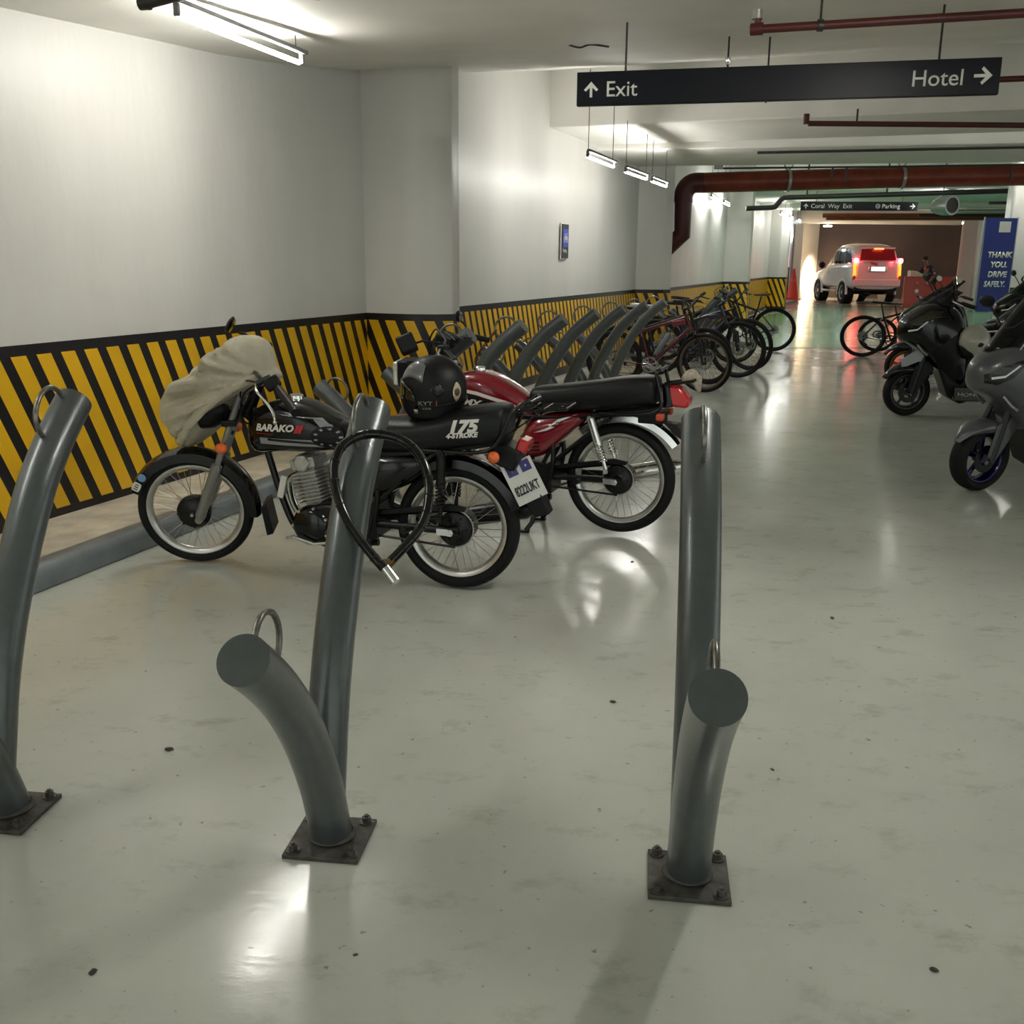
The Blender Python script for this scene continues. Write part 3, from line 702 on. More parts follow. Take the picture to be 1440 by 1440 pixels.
def arc(c, r, a0, a1, n=24, y=0):
    return [(c[0]+r*math.cos(R(a0+(a1-a0)*i/n)), y, c[2]+r*math.sin(R(a0+(a1-a0)*i/n))) for i in range(n+1)]
def fender(par, c, r, a0, a1, wd, mt, T=None, name='fender', depth=.035, th=.004, taper=None, n=28):
    """curved mudguard with rounded section around a wheel centre"""
    mb = MB(T); rs = []
    for i in range(n+1):
        a = R(a0+(a1-a0)*i/n); f = 1.0
        if taper: f = min(1, (i+1)/taper, (n-i+1)/taper)
        ring = []
        sec = [(-1, -depth), (-.92, -depth*.25), (-.6, -.006), (0, 0), (.6, -.006), (.92, -depth*.25), (1, -depth)]
        for s_, dz in sec: ring.append((s_*wd*f, r+dz))
        for s_, dz in sec[::-1]: ring.append((s_*(wd*f-th), r+dz-th))
        rs.append([Vector((c[0]+rr_*math.cos(a), c[1]+y_, c[2]+rr_*math.sin(a))) for y_, rr_ in ring])
    mb.rings(rs); return mb.build(name, mt, par, angle=50)
def spring(par, a, b, r, turns, wire, mt, T=None, name='spring'):
    a = Vector(a); b = Vector(b); d = (b-a); L = d.length; d.normalize(); u = d.orthogonal().normalized(); v = d.cross(u)
    n = turns*12; P = [a+d*(L*i/n)+(u*math.cos(2*PI*i/12)+v*math.sin(2*PI*i/12))*r for i in range(n+1)]
    return MB(T).tube(P, wire, 6).build(name, mt, par)
def mirror(par, base, tip, ctr, rot, sz, T=None):
    base, tip, ctr = Vector(base), Vector(tip), Vector(ctr)
    mb = MB(T); mb.tube(catmull([base, base.lerp(tip, .5)+Vector((.01, 0, .02)), tip], 4), .006, 8)
    rm = rot
    mb.ell(ctr, (.014, sz[0], sz[1]), 18, 10, rm)
    o = mb.build('mirror', M_BLKP, par)
    g_ = MB(T); off = rm @ Vector((-.0145, 0, 0))
    vs = [ctr+off*1.05+rm @ Vector((0, sz[0]*.86*math.cos(2*PI*k/20), sz[1]*.86*math.sin(2*PI*k/20))) for k in range(20)]
    g_.add(vs, [tuple(range(20))]); g_.build('mirror_glass', M_MIRR, o, smooth=False)
    return o

def motorcycle(loc, ang, sp):
    t = thing('motorcycle', loc, ang, sp['label'], 'motorcycle')
    B = sp['kind'] == 'black'; Z = sp.get('z', 0)
    Rf, Rr_ = sp['rf'], sp['rr']; wb = sp['wb']; zf, zr = Rf, Rr_+Z
    # steering transform
    piv = Vector((1.02, 0, .90)); low = Vector((wb-.03, 0, Rf)); ax = (piv-low).normalized()
    ST_ = Matrix.Translation(piv) @ Matrix.Rotation(R(sp['steer']), 4, ax) @ Matrix.Translation(-piv)
    paint = sp['paint']
    # rear wheel
    rwh = wheel(t, (0, 0, zr), Rr_, .043, Rr_-.067, 36, .045, .12, None, None, flat=sp.get('flat', 0), name='rear_wheel')
    d = MB()
    d.lathe([(.002, .02), (.03, .022), (.045, .010), (.078, .008), (.085, -.004), (.088, -.03), (.002, -.03)], (0, .055, zr), 'y', 36)
    for k in range(6):
        a = k*PI/3; d.cyl((.06*math.cos(a), .06, zr+.06*math.sin(a)), (.06*math.cos(a), .071, zr+.06*math.sin(a)), .006, n=6)
    d.build('sprocket_carrier', M_BLKM, rwh)
    d = MB(); pf = []
    for k in range(76):
        r_ = .094 if k % 2 else .088; pf.append((r_*math.cos(2*PI*k/76), zr+r_*math.sin(2*PI*k/76)))
    d.prism(pf, .045, .050); d.build('sprocket', M_ALU, rwh, smooth=False)
    MB().lathe([(.002, -.02), (.07, -.018), (.08, 0), (.002, 0)], (0, -.055, zr), 'y', 32).build('brake_drum', M_ALU, rwh)
    d = MB(); d.cyl((0, -.14, zr), (0, .15, zr), .009, n=10); d.cyl((0, .12, zr), (0, .135, zr), .018, n=6)
    d.box((.03, .125, zr+.0), (.07, .006, .03)); d.build('axle', M_CHROME, rwh)
    # chain and guard
    sc_ = (.50, .28)
    ch = MB(); ch.tube([(0, .052, zr+.088), (sc_[0], .052, sc_[1]+.035+Z)], .006, 6); ch.tube([(0, .052, zr-.088), (sc_[0], .052, sc_[1]-.035+Z)], .006, 6)
    ch.build('chain', M_BLKM, t)
    cg = MB(); cg.prism([(-.06, zr+.105), (.02, zr+.118), (.42, sc_[1]+.075+Z), (.44, sc_[1]+.05+Z), (.05, zr+.085), (-.04, zr+.085)], .045, .068); cg.build('chain_guard', M_BLKP, t, bevel=.003)
    # swingarm
    for s_ in (-1, 1):
        MB().tube([(-.03, s_*.085, zr), (.10, s_*.085, zr), (.46, s_*.07, .30+Z)], .018, 10, flat=.8).build('swingarm', M_BLKM, t)
    # shocks
    ztop, xtop = sp['shock']
    for s_ in (-1, 1):
        a = Vector((xtop, s_*.125, ztop)); b = Vector((.05, s_*.115, zr+.055))
        d = (b-a)
        sh_ = MB(); sh_.cyl(a, a+d*.50, .024 if not B else .021, n=16); sh_.cyl(a-Vector((0, .02, 0)), a+Vector((0, .02, 0)), .016, n=12); sh_.cyl(a+d*.5, b, .011, n=12); sh_.cyl(b-Vector((0, .02, 0)), b+Vector((0, .02, 0)), .014, n=12)
        so = sh_.build('shock_absorber', M_BLKM if B else M_CHROME, t)
        spring(so, a+d*.44, a+d*.82, .021, 7, .0042, M_BLKM if B else M_CHROME)
    # frame
    f_ = MB()
    for s_ in (-1, 1):
        f_.tube(catmull([(1.00, 0, .80), (.93, s_*.05, .70), (.60, s_*.09, .66), (.30, s_*.10, .64+Z), (-.05, s_*.10, .69+Z), (-.22, s_*.09, .72+Z)], 4), .014, 8)
        f_.tube(catmull([(.40, s_*.09, .66), (.36, s_*.10, .45), (.40, s_*.09, .24)], 4), .014, 8)
        f_.tube([(.30, s_*.10, .64), (.42, s_*.09, .40)], .012, 8)
        f_.tube([(.05, s_*.10, .68), (.40, s_*.09, .38)], .010, 8)
    f_.tube(catmull([(1.03, 0, .82), (.965, 0, .60), (.90, 0, .38), (.84, 0, .24), (.78, 0, .185), (.70, 0, .175), (.40, 0, .185)], 5), .017, 10)
    f_.cyl((1.065, 0, .76), (.985, 0, .93), .028, n=14)
    f_.build('frame', M_BLKM, t)
    # engine
    eng = MB(); eng.rings([[Vector((x*1.0, y, z)) for x, z in [(.60+.14*math.cos(a)*k1_, .28+.115*math.sin(a)*k1_) for a in [2*PI*i/24 for i in range(24)]]] for y, k1_ in ((-.13, .7), (-.11, .95), (.11, .95), (.125, .85))])
    eng.box((.50, 0, .31), (.26, .20, .17)); eng.box((.60, 0, .20), (.36, .12, .06))
    en = eng.build('engine', M_BLKM, t, bevel=.008)
    cc = MB(); cc.lathe([(.002, .030), (.070, .028), (.082, .020), (.096, .0), (.098, -.02), (.002, -.02)], (.69, .118, .275), 'y', 36); cc.build('magneto_cover', M_BLACK if B else M_ALU, en)
    for k in range(7):
        a = k*2*PI/7; MB().cyl((.69+.089*math.cos(a), .125, .275+.089*math.sin(a)), (.69+.089*math.cos(a), .137, .275+.089*math.sin(a)), .007, n=6).build('cover_bolt', M_ALU, en)
    # cylinder, leaning forward
    axd = Vector((.22, 0, .975)).normalized(); cx = Vector((.705, 0, .37)); sd = axd.cross(Vector((0, 1, 0))).normalized()
    RM = Matrix((sd, Vector((0, 1, 0)), axd)).transposed()
    cy = MB(); cy.box(cx+axd*.08, (.085, .10, .20), RM)
    cyo = cy.build('cylinder', M_ALU, en, bevel=.004)
    for k in range(9):
        wd_ = (.145 if k < 7 else .13); MB().box(cx+axd*(.012+.0175*k), (wd_, .165, .0045), RM).build('cooling_fin', M_ALU, cyo, bevel=.0015)
    hd = MB(); hd.box(cx+axd*.195, (.125, .15, .055), RM); hd.cyl(cx+axd*.20+Vector((0, -.08, 0)), cx+axd*.20+Vector((0, .085, 0)), .045, n=6)
    hd.build('cylinder_head', M_ALU, en, bevel=.008)
    cb_ = MB(); cb_.box((.52, .0, .47), (.08, .09, .09)); cb_.cyl((.60, 0, .47), (.50, 0, .47), .026, n=12); cb_.cyl((.52, .02, .40), (.52, .02, .54), .024, n=12); cb_.build('carburettor', M_ALU if B else M_BLKM, en, bevel=.004)
    if B:
        MB().box((.885, .018, .43), (.03, .012, .11), Matrix.Rotation(R(-15), 3, 'Y')).build('paper_label', M_WHITE, t, smooth=False)
    # exhaust on the far side
    MB().tube(catmull([(.80, -.05, .50), (.90, -.09, .44), (.88, -.12, .28), (.74, -.14, .20), (.45, -.15, .21), (.20, -.16, .26+Z)], 5), .019, 12).build('exhaust_pipe', M_CHROME, t)
    mf = MB(); mf.tube([(.24, -.17, .25+Z), (.16, -.17, .27+Z), (-.28, -.175, .36+Z), (-.34, -.175, .375+Z)], [.022, .046, .050, .030], 18); mf.build('muffler', M_CHROME if not B else M_BLKM, t)
    # foot controls
    fp = MB(); fp.cyl((.46, -.20, .265), (.46, .21, .265), .010, n=8); fp.build('footpeg_bar', M_BLKM, t)
    MB().cyl((.46, .14, .265), (.46, .225, .265), .017, n=12).build('footpeg', M_ALU if B else M_BLKP, t)
    MB().cyl((.20, .12, .30+Z), (.20, .20, .31+Z), .016, n=12).build('footpeg', M_BLKP, t)
    MB().tube([(.52, .15, .22), (.66, .16, .20), (.76, .17, .23), (.78, .20, .23)], .008, 8).build('gear_lever', M_CHROME, t)
    MB().tube([(.56, .135, .30), (.50, .17, .24), (.36, .19, .19)], .009, 8).build('kick_lever', M_BLKM, t)
    # stand
    if B:
        MB().tube([(.52, .10, .20), (.46, .22, .05), (.44, .27, .0)], .011, 8).build('side_stand', M_BLKM, t)
    else:
        cs_ = MB()
        for s_ in (-1, 1): cs_.tube([(.44, s_*.09, .24), (.47, s_*.13, .06), (.50, s_*.15, .012)], .014, 8)
        cs_.cyl((.45, -.11, .15), (.45, .11, .15), .010, n=8); cs_.box((.52, .15, .008), (.08, .03, .012)); cs_.box((.52, -.15, .008), (.08, .03, .012))
        cs_.build('centre_stand', M_BLKM, t)
    # tank
    tk = Loft(sp['tank'], 6, 36); tank_o = tk.mesh().build('fuel_tank', paint, t, angle=60)
    cp = MB(); cx_, cz_ = sp['cap']; cp.lathe([(.002, .018), (.028, .018), (.034, .012), (.036, -.01)], (cx_, 0, cz_), 'z', 24); cp.build('filler_cap', M_CHROME, tank_o)
    # seat
    st_ = Loft(sp['seat'], 6, 32); seat_o = st_.mesh().build('seat', M_SEAT, t, angle=60)
    # side cover
    sc2 = Loft(sp['side'], 5, 24)
    so_ = sc2.mesh().build('side_cover', paint, t, angle=50)
    # tail
    sp['tail'](t)
    # front assembly
    fc = (wb, 0, Rf)
    fw = wheel(t, fc, Rf, .038, Rf-.055, 36, .035, .10, ST_, .085, name='front_wheel')
    for s_ in (-1, 1):
        lo = Vector((wb-.035, s_*.092, Rf-.02)); hi = Vector((1.05, s_*.092, .93)); md = lo.lerp(hi, .42)
        fk = MB(ST_); fk.tube([lo, lo.lerp(hi, .03), md, md+(hi-md)*.01], [.020, .026, .026, .022], 16); fk.cyl(lo-Vector((0, .018, 0)), lo+Vector((0, .018, 0)), .018, n=14)
        fo = fk.build('fork_slider', M_GREYP if B else M_ALU, t)
        MB(ST_).cyl(md, hi, .0155, n=14).build('fork_tube', M_CHROME if not B else M_GREYP, fo)
        if not B: MB(ST_).cyl(md, md.lerp(hi, .3), .026, n=14).build('fork_gaiter', M_BLKP, fo)
    yk = MB(ST_); yk.box((1.045, 0, .935), (.07, .24, .025)); yk.box((1.13, 0, .76), (.07, .24, .03)); yk.build('fork_yoke', M_BLKM, t, bevel=.005)
    fender(t, fc, Rf+.038, 22, 186, .062, M_BLACK if B else paint, ST_, 'front_fender', .055)
    if B:
        mf_ = MB(ST_); mf_.prism([(wb-.335, .31), (wb-.350, .16), (wb-.385, .17), (wb-.365, .33)], -.075, .075); mf_.build('mud_flap', M_BLKP, t, bevel=.006)
        st1 = MB(ST_)
        for a0 in (): pass
        for nm_, a_, wd_, hh, mt_ in (('white_sticker', 30, .022, .030, M_WHITE), ('blue_sticker', 41, .017, .026, mat('blue_sticker', (.16, .32, .55), .4))):
            q = Vector((wb+(Rf+.0385)*math.cos(R(a_)), 0, Rf+(Rf+.0385)*math.sin(R(a_))))
            tg = Vector((-math.sin(R(a_)), 0, math.cos(R(a_)))); nr_ = Vector((math.cos(R(a_)), 0, math.sin(R(a_))))
            mb_ = MB(ST_); vs = []
            for k in range(18):
                th = 2*PI*k/18; e = .5 if nm_[0] == 'w' else 1
                cxx = math.copysign(abs(math.cos(th))**e, math.cos(th)); syy = math.copysign(abs(math.sin(th))**e, math.sin(th))
                vs.append(q+tg*cxx*hh*.8+Vector((0, .0655, 0))-nr_*(.030-syy*.020))
            mb_.add(vs, [tuple(range(18))]); mb_.build(nm_, mt_, t, smooth=False)
            if nm_[0] == 'w':
                for k_ in (-1, 0, 1): MB(ST_).box(q+tg*.012*k_+Vector((0, .0665, 0))-nr_*.030, (.020, .001, .004), Matrix.Rotation(-R(a_), 3, 'Y')).build('sticker_letter', M_BLACK, t, smooth=False)
    # blinkers
    for s_ in (-1, 1):
        bl = MB(ST_); q = Vector((1.165, s_*.165, .655)) if B else Vector((1.20, s_*.2, .80))
        bl.ell(q, (.030, .024, .026)); bo = bl.build('turn_signal', M_ORANGE, t)
        MB(ST_).cyl(q-Vector((0, s_*.02, 0)), q-Vector((0, s_*.10, 0)), .009, n=8).build('signal_stalk', M_BLKP, bo)
    # headlight
    hl = MB(ST_); hc = Vector((1.25, 0, .80)) if B else Vector((1.285, 0, .865))
    if B: hl.lathe([(.002, -.10), (.06, -.09), (.09, -.03), (.095, .03), (.09, .035)], hc, 'x', 28)
    else: hl.box(hc-Vector((.03, 0, 0)), (.13, .17, .15))
    ho = hl.build('headlight', M_BLKP, t, bevel=0 if B else .012)
    ln = MB(ST_)
    if B: ln.lathe([(.088, .032), (.07, .05), (.002, .062)], hc, 'x', 28)
    else: ln.box(hc+Vector((.045, 0, 0)), (.035, .155, .135))
    ln.build('headlight_lens', M_CHROME if B else mat('headlight_lens', (.75, .76, .70), .12, metal=.4, coat=.5), ho, bevel=0 if B else .010)
    sp['bars'](t, ST_)
    return t, tk, st_, sc2, tank_o, seat_o, so_

def cover_tag(): pass
# ---- black motorcycle
def bars_black(t, ST_):
    hb = MB(); hb.tube(catmull([(.625, .385, .872), (.745, .28, .948), (.84, .24, .972), (.93, .13, .985), (1.03, .0, .985), (1.12, -.13, 1.00), (1.16, -.22, 1.04), (1.12, -.31, 1.07)], 5), .011, 10)
    ho = hb.build('handlebar', M_BLKM, t)
    MB().tube([(.600, .40, .856), (.615, .388, .866), (.735, .295, .942)], [.022, .0195, .0195], 16).build('grip', M_BLKP, ho)
    MB().tube([(1.16, -.22, 1.04), (1.10, -.335, 1.075)], .017, 14).build('grip', M_BLKP, ho)
    MB().box((.775, .27, .962), (.07, .05, .055), Matrix.Rotation(R(35), 3, 'Y') @ Matrix.Rotation(R(30), 3, 'Z')).build('switch_box', M_BLKP, ho, bevel=.010)
    MB().cyl((.80, .235, .985), (.86, .255, .955), .014, n=10).build('lever_perch', M_BLKM, ho)
    MB().tube(catmull([(.865, .255, .952), (.82, .33, .93), (.765, .35, .885), (.722, .375, .845), (.715, .378, .808)], 5), [.006]*20+[.0055], 8).build('clutch_lever', M_CHROME, ho)
    MB().ell((.714, .378, .806), (.010, .008, .010), 10, 8).build('lever_ball', M_CHROME, ho)
    for k in range(3):
        MB().tube(catmull([(.86, .24-.02*k, .955), (.97, .17, .95-.05*k), (1.04, .09, .84-.04*k), (1.0, .03, .72)], 5), .0045, 6).build('cable', M_BLKP, ho)
    mirror(t, (1.11, -.24, 1.08), (1.235, -.27, 1.135), (1.285, -.27, 1.175), Matrix.Rotation(R(20), 3, 'Z') @ Matrix.Rotation(R(-28), 3, 'Y'), (.055, .045))
def tail_black(t):
    rf = fender(t, (0, 0, .29), .345, 62, 158, .070, M_BLACK, None, 'rear_fender', .05)
    gr = MB()
    for s_ in (-1, 1):
        gr.tube(catmull([(.12, s_*.125, .672), (-.08, s_*.13, .672), (-.185, s_*.132, .690), (-.235, s_*.132, .745), (-.285, s_*.125, .855), (-.345, s_*.11, .905), (-.36, s_*.09, .90)], 6), .009, 10)
    gr.cyl((-.36, -.09, .90), (-.36, .09, .90), .009, n=10)
    go = gr.build('grab_rail', M_BLACK, t)
    cr = MB()
    for y in (-.10, -.04, .04, .10): cr.tube([(-.30, y, .862), (-.52, y, .880)], .006, 8)
    cr.tube([(-.52, -.10, .880), (-.52, .10, .880)], .006, 8)
    for x in (-.36, -.42, -.48): cr.tube([(x, -.10, .874), (x, .10, .874)], .005, 8)
    cr.tube([(-.21, .10, .72), (-.42, .10, .872)], .004, 6)
    cr.build('luggage_rack', M_CHROME if 0 else M_BLACK, go)
    MB().box((-.235, 0, .655), (.14, .16, .10), Matrix.Rotation(R(-22), 3, 'Y')).build('tail_unit', M_BLKP, t, bevel=.012)
    tl = MB(); tl.box((-.315, 0, .70), (.05, .12, .06), Matrix.Rotation(R(-20), 3, 'Y')); tl.build('tail_lamp', M_REDL, t, bevel=.010)
    for s_ in (-1, 1):
        q = Vector((-.215, s_*.165, .665)); b = MB(); b.ell(q, (.027, .024, .027)); o = b.build('turn_signal', M_ORANGE, t)
        MB().cyl(q, (-.215, s_*.08, .665), .010, n=8).build('signal_stalk', M_BLKP, o)
    # hugger and plate bracket
    pb = MB(); pb.prism([(-.20, .63), (-.29, .63), (-.40, .45), (-.43, .38), (-.36, .36), (-.30, .44)], -.05, .035); pb.v = [v+Vector((0, -.05, 0)) for v in pb.v]; pb.build('plate_bracket', M_BLKP, t, bevel=.006)
    pl_ = MB(); e1 = Vector((-.095, -.015, -.16)); e2 = Vector((.0, .14, .05))
    o = Vector((-.225, .085, .602)); e2 = Vector((-.105, -.11, .045)); e1 = Vector((-.085, -.02, -.175))
    n_ = e1.cross(e2).normalized(); n_ = n_ if n_.y > 0 else -n_
    a = [o, o+e2, o+e2+e1, o+e1]; pl_.add(a+[q-n_*.003 for q in a], [(0, 1, 2, 3), (7, 6, 5, 4), (0, 4, 5, 1), (1, 5, 6, 2), (2, 6, 7, 3), (3, 7, 4, 0)])
    po = pl_.build('number_plate', mat('plate_white', (.52, .52, .49), .4), t, smooth=False)
    q = MB(); u = e1/e1.length; v = e2/e2.length
    for k in (0, 1):
        c_ = o+e2*(.27+.46*k)+e1*.17+n_*.0015
        q.add([c_-v*.026-u*.026, c_+v*.026-u*.026, c_+v*.026+u*.026, c_-v*.026+u*.026], [(0, 1, 2, 3)])
    q.build('blue_sticker', mat('plate_blue', (.03, .03, .16), .4), po, smooth=False)
    for k in (0, 1):
        c_ = o+e2*(.27+.46*k)+e1*.17+n_*.002; MB().box(c_, (.009, .003, .009)).build('sticker_star', M_WHITE, po, smooth=False)
    flat_text('plate_number', '8222UKT', .062, o+e1*.78-v*(-.012)+n_*.002, v, -u, M_BLACK, po, bold=.001, sx=.52)
black = dict(kind='black', label='black motorcycle with a beige cloth over its headlight and 175 on the seat side', paint=M_BLACK, rf=.285, rr=.297, wb=1.37, steer=19, shock=(.665, .04), flat=.012,
    tank=[(1.035, .70, .02, .03, 2.2), (1.02, .70, .075, .075, 2.6), (.97, .71, .120, .110, 3), (.86, .735, .145, .125, 3.2), (.74, .735, .145, .118, 3.2), (.62, .715, .130, .088, 3), (.53, .70, .105, .062, 2.6), (.50, .70, .07, .04, 2.2)],
    cap=(.80, .862), seat=[(.565, .725, .03, .02, 2.4), (.54, .73, .085, .050, 2.6), (.46, .72, .115, .070, 2.8), (.34, .715, .130, .078, 2.8), (.20, .72, .135, .080, 2.8), (.08, .735, .138, .088, 3), (-.06, .765, .138, .095, 3.2), (-.18, .785, .132, .094, 3.4), (-.235, .79, .12, .088, 3.2), (-.25, .79, .08, .06, 2.4)],
    side=[(.50, .55, .02, .03, 2.2), (.47, .54, .10, .11, 2.6), (.38, .54, .125, .12, 2.8), (.24, .57, .12, .09, 2.8), (.14, .60, .10, .05, 2.4), (.12, .60, .04, .02, 2.2)],
    tail=tail_black, bars=bars_black)
bt, tk, st_, sc2, tank_o, seat_o, side_o = motorcycle((-.249, 4.479, 0), math.degrees(math.atan2(.254, -.967)), black)
# tank graphics
tk.decal([(.925, .66), (.56, .655), (.53, .70), (.57, .76), (.66, .79), (.62, .75), (.60, .72), (.625, .69), (.925, .69)], 'silver_panel', M_SILVER, tank_o, off=.004)
tk.decal([(.88, .678), (.64, .668), (.655, .680), (.88, .689)], 'black_flash', M_BLACK, tank_o, off=.006)
tk.decal([(.82, .805), (.62, .790), (.585, .765), (.64, .785), (.80, .800)], 'silver_flash', M_SILVER, tank_o, off=.004)
tk.text('BARAKO', .044, .945, .722, 'lettering', M_WHITE, tank_o, bold=.002, shear=.28, off=.005, sx=1.13, slope=.02)
tk.text('II', .046, .745, .722, 'lettering', M_REDD, tank_o, bold=.003, shear=.28, off=.005, sx=1.6, slope=.02)
tk.text('_____', .03, .94, .712, 'red_underline', M_REDD, tank_o, bold=.0, shear=.2, off=.005, sx=1.2)
fan = [(.56+.075*math.cos(R(a)), .705+.05*math.sin(R(a))) for a in range(0, 360, 20)]
tk.decal([(x+.03, z) for x, z in fan], 'black_round_panel', M_BLKP, tank_o, off=.006)
for k in range(9):
    a = R(20+k*40); cx_, cz_ = .585, .705
    tk.decal([(cx_+.050*math.cos(a-.12), cz_+.034*math.sin(a-.12)), (cx_+.066*math.cos(a-.1), cz_+.043*math.sin(a-.1)), (cx_+.066*math.cos(a+.1), cz_+.043*math.sin(a+.1)), (cx_+.050*math.cos(a+.12), cz_+.034*math.sin(a+.12))], 'silver_tick', M_SILVER, tank_o, off=.008)
st_.text('175', .074, .004, .757, 'lettering', M_WHITE, seat_o, bold=.004, shear=.20, off=.004, sx=1.22, slope=.10)
st_.text('4-STROKE', .030, .010, .733, 'lettering', M_WHITE, seat_o, bold=.0018, shear=.20, off=.004, sx=1.06, slope=.10)

# cloth thrown over the headlight
outl = [(1.385, .600), (1.46, .665), (1.505, .74), (1.50, .82), (1.44, .895), (1.34, .955), (1.24, 1.02), (1.16, 1.085), (1.08, 1.13), (1.00, 1.125), (.955, 1.07), (.925, 1.0), (.895, .955), (.96, .915), (1.06, .865), (1.15, .80), (1.24, .715), (1.31, .64)]
oc = catmull([(x, 0, z) for x, z in outl], 5, True)
from mathutils import noise as mnoise
cen = Vector((1.19, 0, .88)); rs = []
ny = 60
def fold(x, y, z, f=1.0):
    # creases fan out from the knot near the lever perch
    dx, dz = 0.88-x, .96-z
    an = math.atan2(-dz, -dx); rad = math.hypot(dx, dz)
    v = mnoise.noise(Vector((an*7.5, rad*2.2, y*3)))*.65+mnoise.noise(Vector((an*15, rad*4, y*5+7)))*.35
    return v*min(1, rad/.22)*f
for i in range(ny+1):
    ph = -PI/2+PI*i/ny; yy = math.sin(ph); cp_ = max(.0, math.cos(ph)); k_ = max(.004, cp_)**.62
    ring = []
    for j, q in enumerate(oc):
        d_ = q-cen; v = cen+d_*k_
        hwid = .19+.07*max(0, min(1, (v.z-.9)/.2))
        fo = fold(v.x, yy*.2, v.z)
        y_ = yy*hwid+math.copysign(1, yy if abs(yy) > 1e-6 else 1)*fo*.075*(1-cp_**2.5)
        v2 = v+d_.normalized()*fo*.034*cp_**.5
        ring.append(Vector((v2.x, y_, v2.z)))
    rs.append(ring)
cv = thing('cloth_cover', (-.249, 4.479, 0), math.degrees(math.atan2(.254, -.967)), "beige cloth draped over the black motorcycle's headlight and handlebar", 'cover')
mb_ = MB(); mb_.rings(rs, cap=True); mb_.build('cloth', M_CLOTH, cv, angle=180)
hem = MB(); P = catmull([(.90, .15, .952), (.97, .19, .93), (1.06, .20, .88), (1.15, .20, .815), (1.24, .19, .735), (1.31, .16, .66), (1.375, .10, .610)], 6)
n_ = Vector((.55, 0, -.83)); vs = []; fs = []
for i, q in enumerate(P):
    up_ = Vector((.35, 0, .55)).normalized()*(.036+.004*math.sin(i*1.3)); vs += [q-up_*.12, q+up_+Vector((0, .006, 0))]
for i in range(len(P)-1): fs.append((2*i, 2*i+1, 2*i+3, 2*i+2))
hem.add(vs, fs); hem.build('hem', M_CLOTH, cv, solid=.006)

# helmet on the seat
hm = thing('helmet', (0, 0, 0), 0, 'black full-face helmet resting on the seat of the black motorcycle', 'helmet')
hm.location = bt.matrix_basis @ Vector((.105, .01, .807)); hm.rotation_euler = (0, 0, R(math.degrees(math.atan2(.254, -.967))+12))
def helmet_shell(parent, mt, visor=True, s=1.0):
    rs = []
    for i in range(25):
        th = i/24; z = .275*th
        # radius profile from the neck roll to the crown
        rp = math.sqrt(max(0, 1-((z-.135)/.145)**2)) if z > .135 else .80+.20*math.sin(PI/2*z/.135)
        ring = []
        for j in range(40):
            a = 2*PI*j/40; ca, sa = math.cos(a), math.sin(a)
            rx = (.150 if ca > 0 else .145)*rp; ry = .122*rp
            if ca > 0 and z < .12: rx += .012*math.sin(PI*z/.12)*ca
            if ca < 0 and z < .06: rx *= .86+.14*z/.06
            ring.append(Vector((rx*ca*s, ry*sa*s, z*s)))
        rs.append(ring)
    mb = MB(); mb.rings(rs); return mb.build('shell', mt, parent, angle=180), rs
sh_o, hr = helmet_shell(hm, M_BLKP)
def hpt(a, z, off=0.003):
    i = min(24, max(0, z/.275*24)); i0 = min(23, int(i)); t_ = i-i0
    j = (a/(2*PI)*40) % 40; j0 = int(j) % 40; u = j-int(j)
    q = hr[i0][j0].lerp(hr[i0][(j0+1) % 40], u).lerp(hr[i0+1][j0].lerp(hr[i0+1][(j0+1) % 40], u), t_)
    n = (q-Vector((0, 0, .13))).normalized(); return q+n*off
def hpatch(name, a0, a1, zf0, zf1, mt, off, par, na=16, nz=6):
    vs = []; fs = []
    for i in range(na+1):
        a = R(a0+(a1-a0)*i/na); z0, z1 = zf0(i/na), zf1(i/na)
        for k in range(nz+1): vs.append(hpt(a, z0+(z1-z0)*k/nz, off))
    for i in range(na):
        for k in range(nz): fs.append((i*(nz+1)+k, (i+1)*(nz+1)+k, (i+1)*(nz+1)+k+1, i*(nz+1)+k+1))
    mb = MB(); mb.add(vs, fs); return mb.build(name, mt, par, solid=.003)
hpatch('top_vent_panel', 20, 75, lambda u: .165+.02*math.sin(PI*u), lambda u: .235+.02*math.sin(PI*u), mat('helmet_grey', (.12, .125, .13), .3, coat=.4), .005, sh_o)
hpatch('visor', -62, 62, lambda u: .085, lambda u: .085+.085*math.sin(PI*min(1, max(0, u)))**.4, mat('helmet_visor', (.008, .008, .01), .06, coat=1), .006, sh_o)
hpatch('visor_hinge', 88, 112, lambda u: .135-.028*math.sin(PI*u), lambda u: .135+.028*math.sin(PI*u), M_BLACK, .010, sh_o)
hpatch('lower_trim', 60, 250, lambda u: .055+.04*u, lambda u: .066+.04*u, M_BLACK, .005, sh_o)
hpatch('beige_sticker', 128, 146, lambda u: .115-.03*math.sin(PI*u), lambda u: .135+.032*math.sin(PI*u), M_YEL, .005, sh_o, 8, 4)
hpatch('sticker_symbol', 131, 142, lambda u: .118-.010*math.sin(PI*u), lambda u: .132+.010*math.sin(PI*u), mat('sticker_brown', (.08, .05, .03), .5), .007, sh_o, 8, 3)
hpatch('white_mark', 55, 63, lambda u: .030, lambda u: .048, M_GALV, .005, sh_o, 4, 2)
def htext(txt, size, a0, z0, nm, mt, bold=0, sh_=0, sx=1):
    bm = bmtext(txt, size, bold, sh_)
    for v in bm.verts: v.co = hpt(a0+v.co.x*sx/.13, z0+v.co.y, .006)
    bm_build(bm, nm, mt, sh_o)
htext('KYT', .024, R(66), .070, 'lettering', M_GALV, sx=1.3)
htext('J', .026, R(97), .072, 'red_lettering', M_ORANGE)
htext('===', .022, R(72), .048, 'lettering', M_GALV)

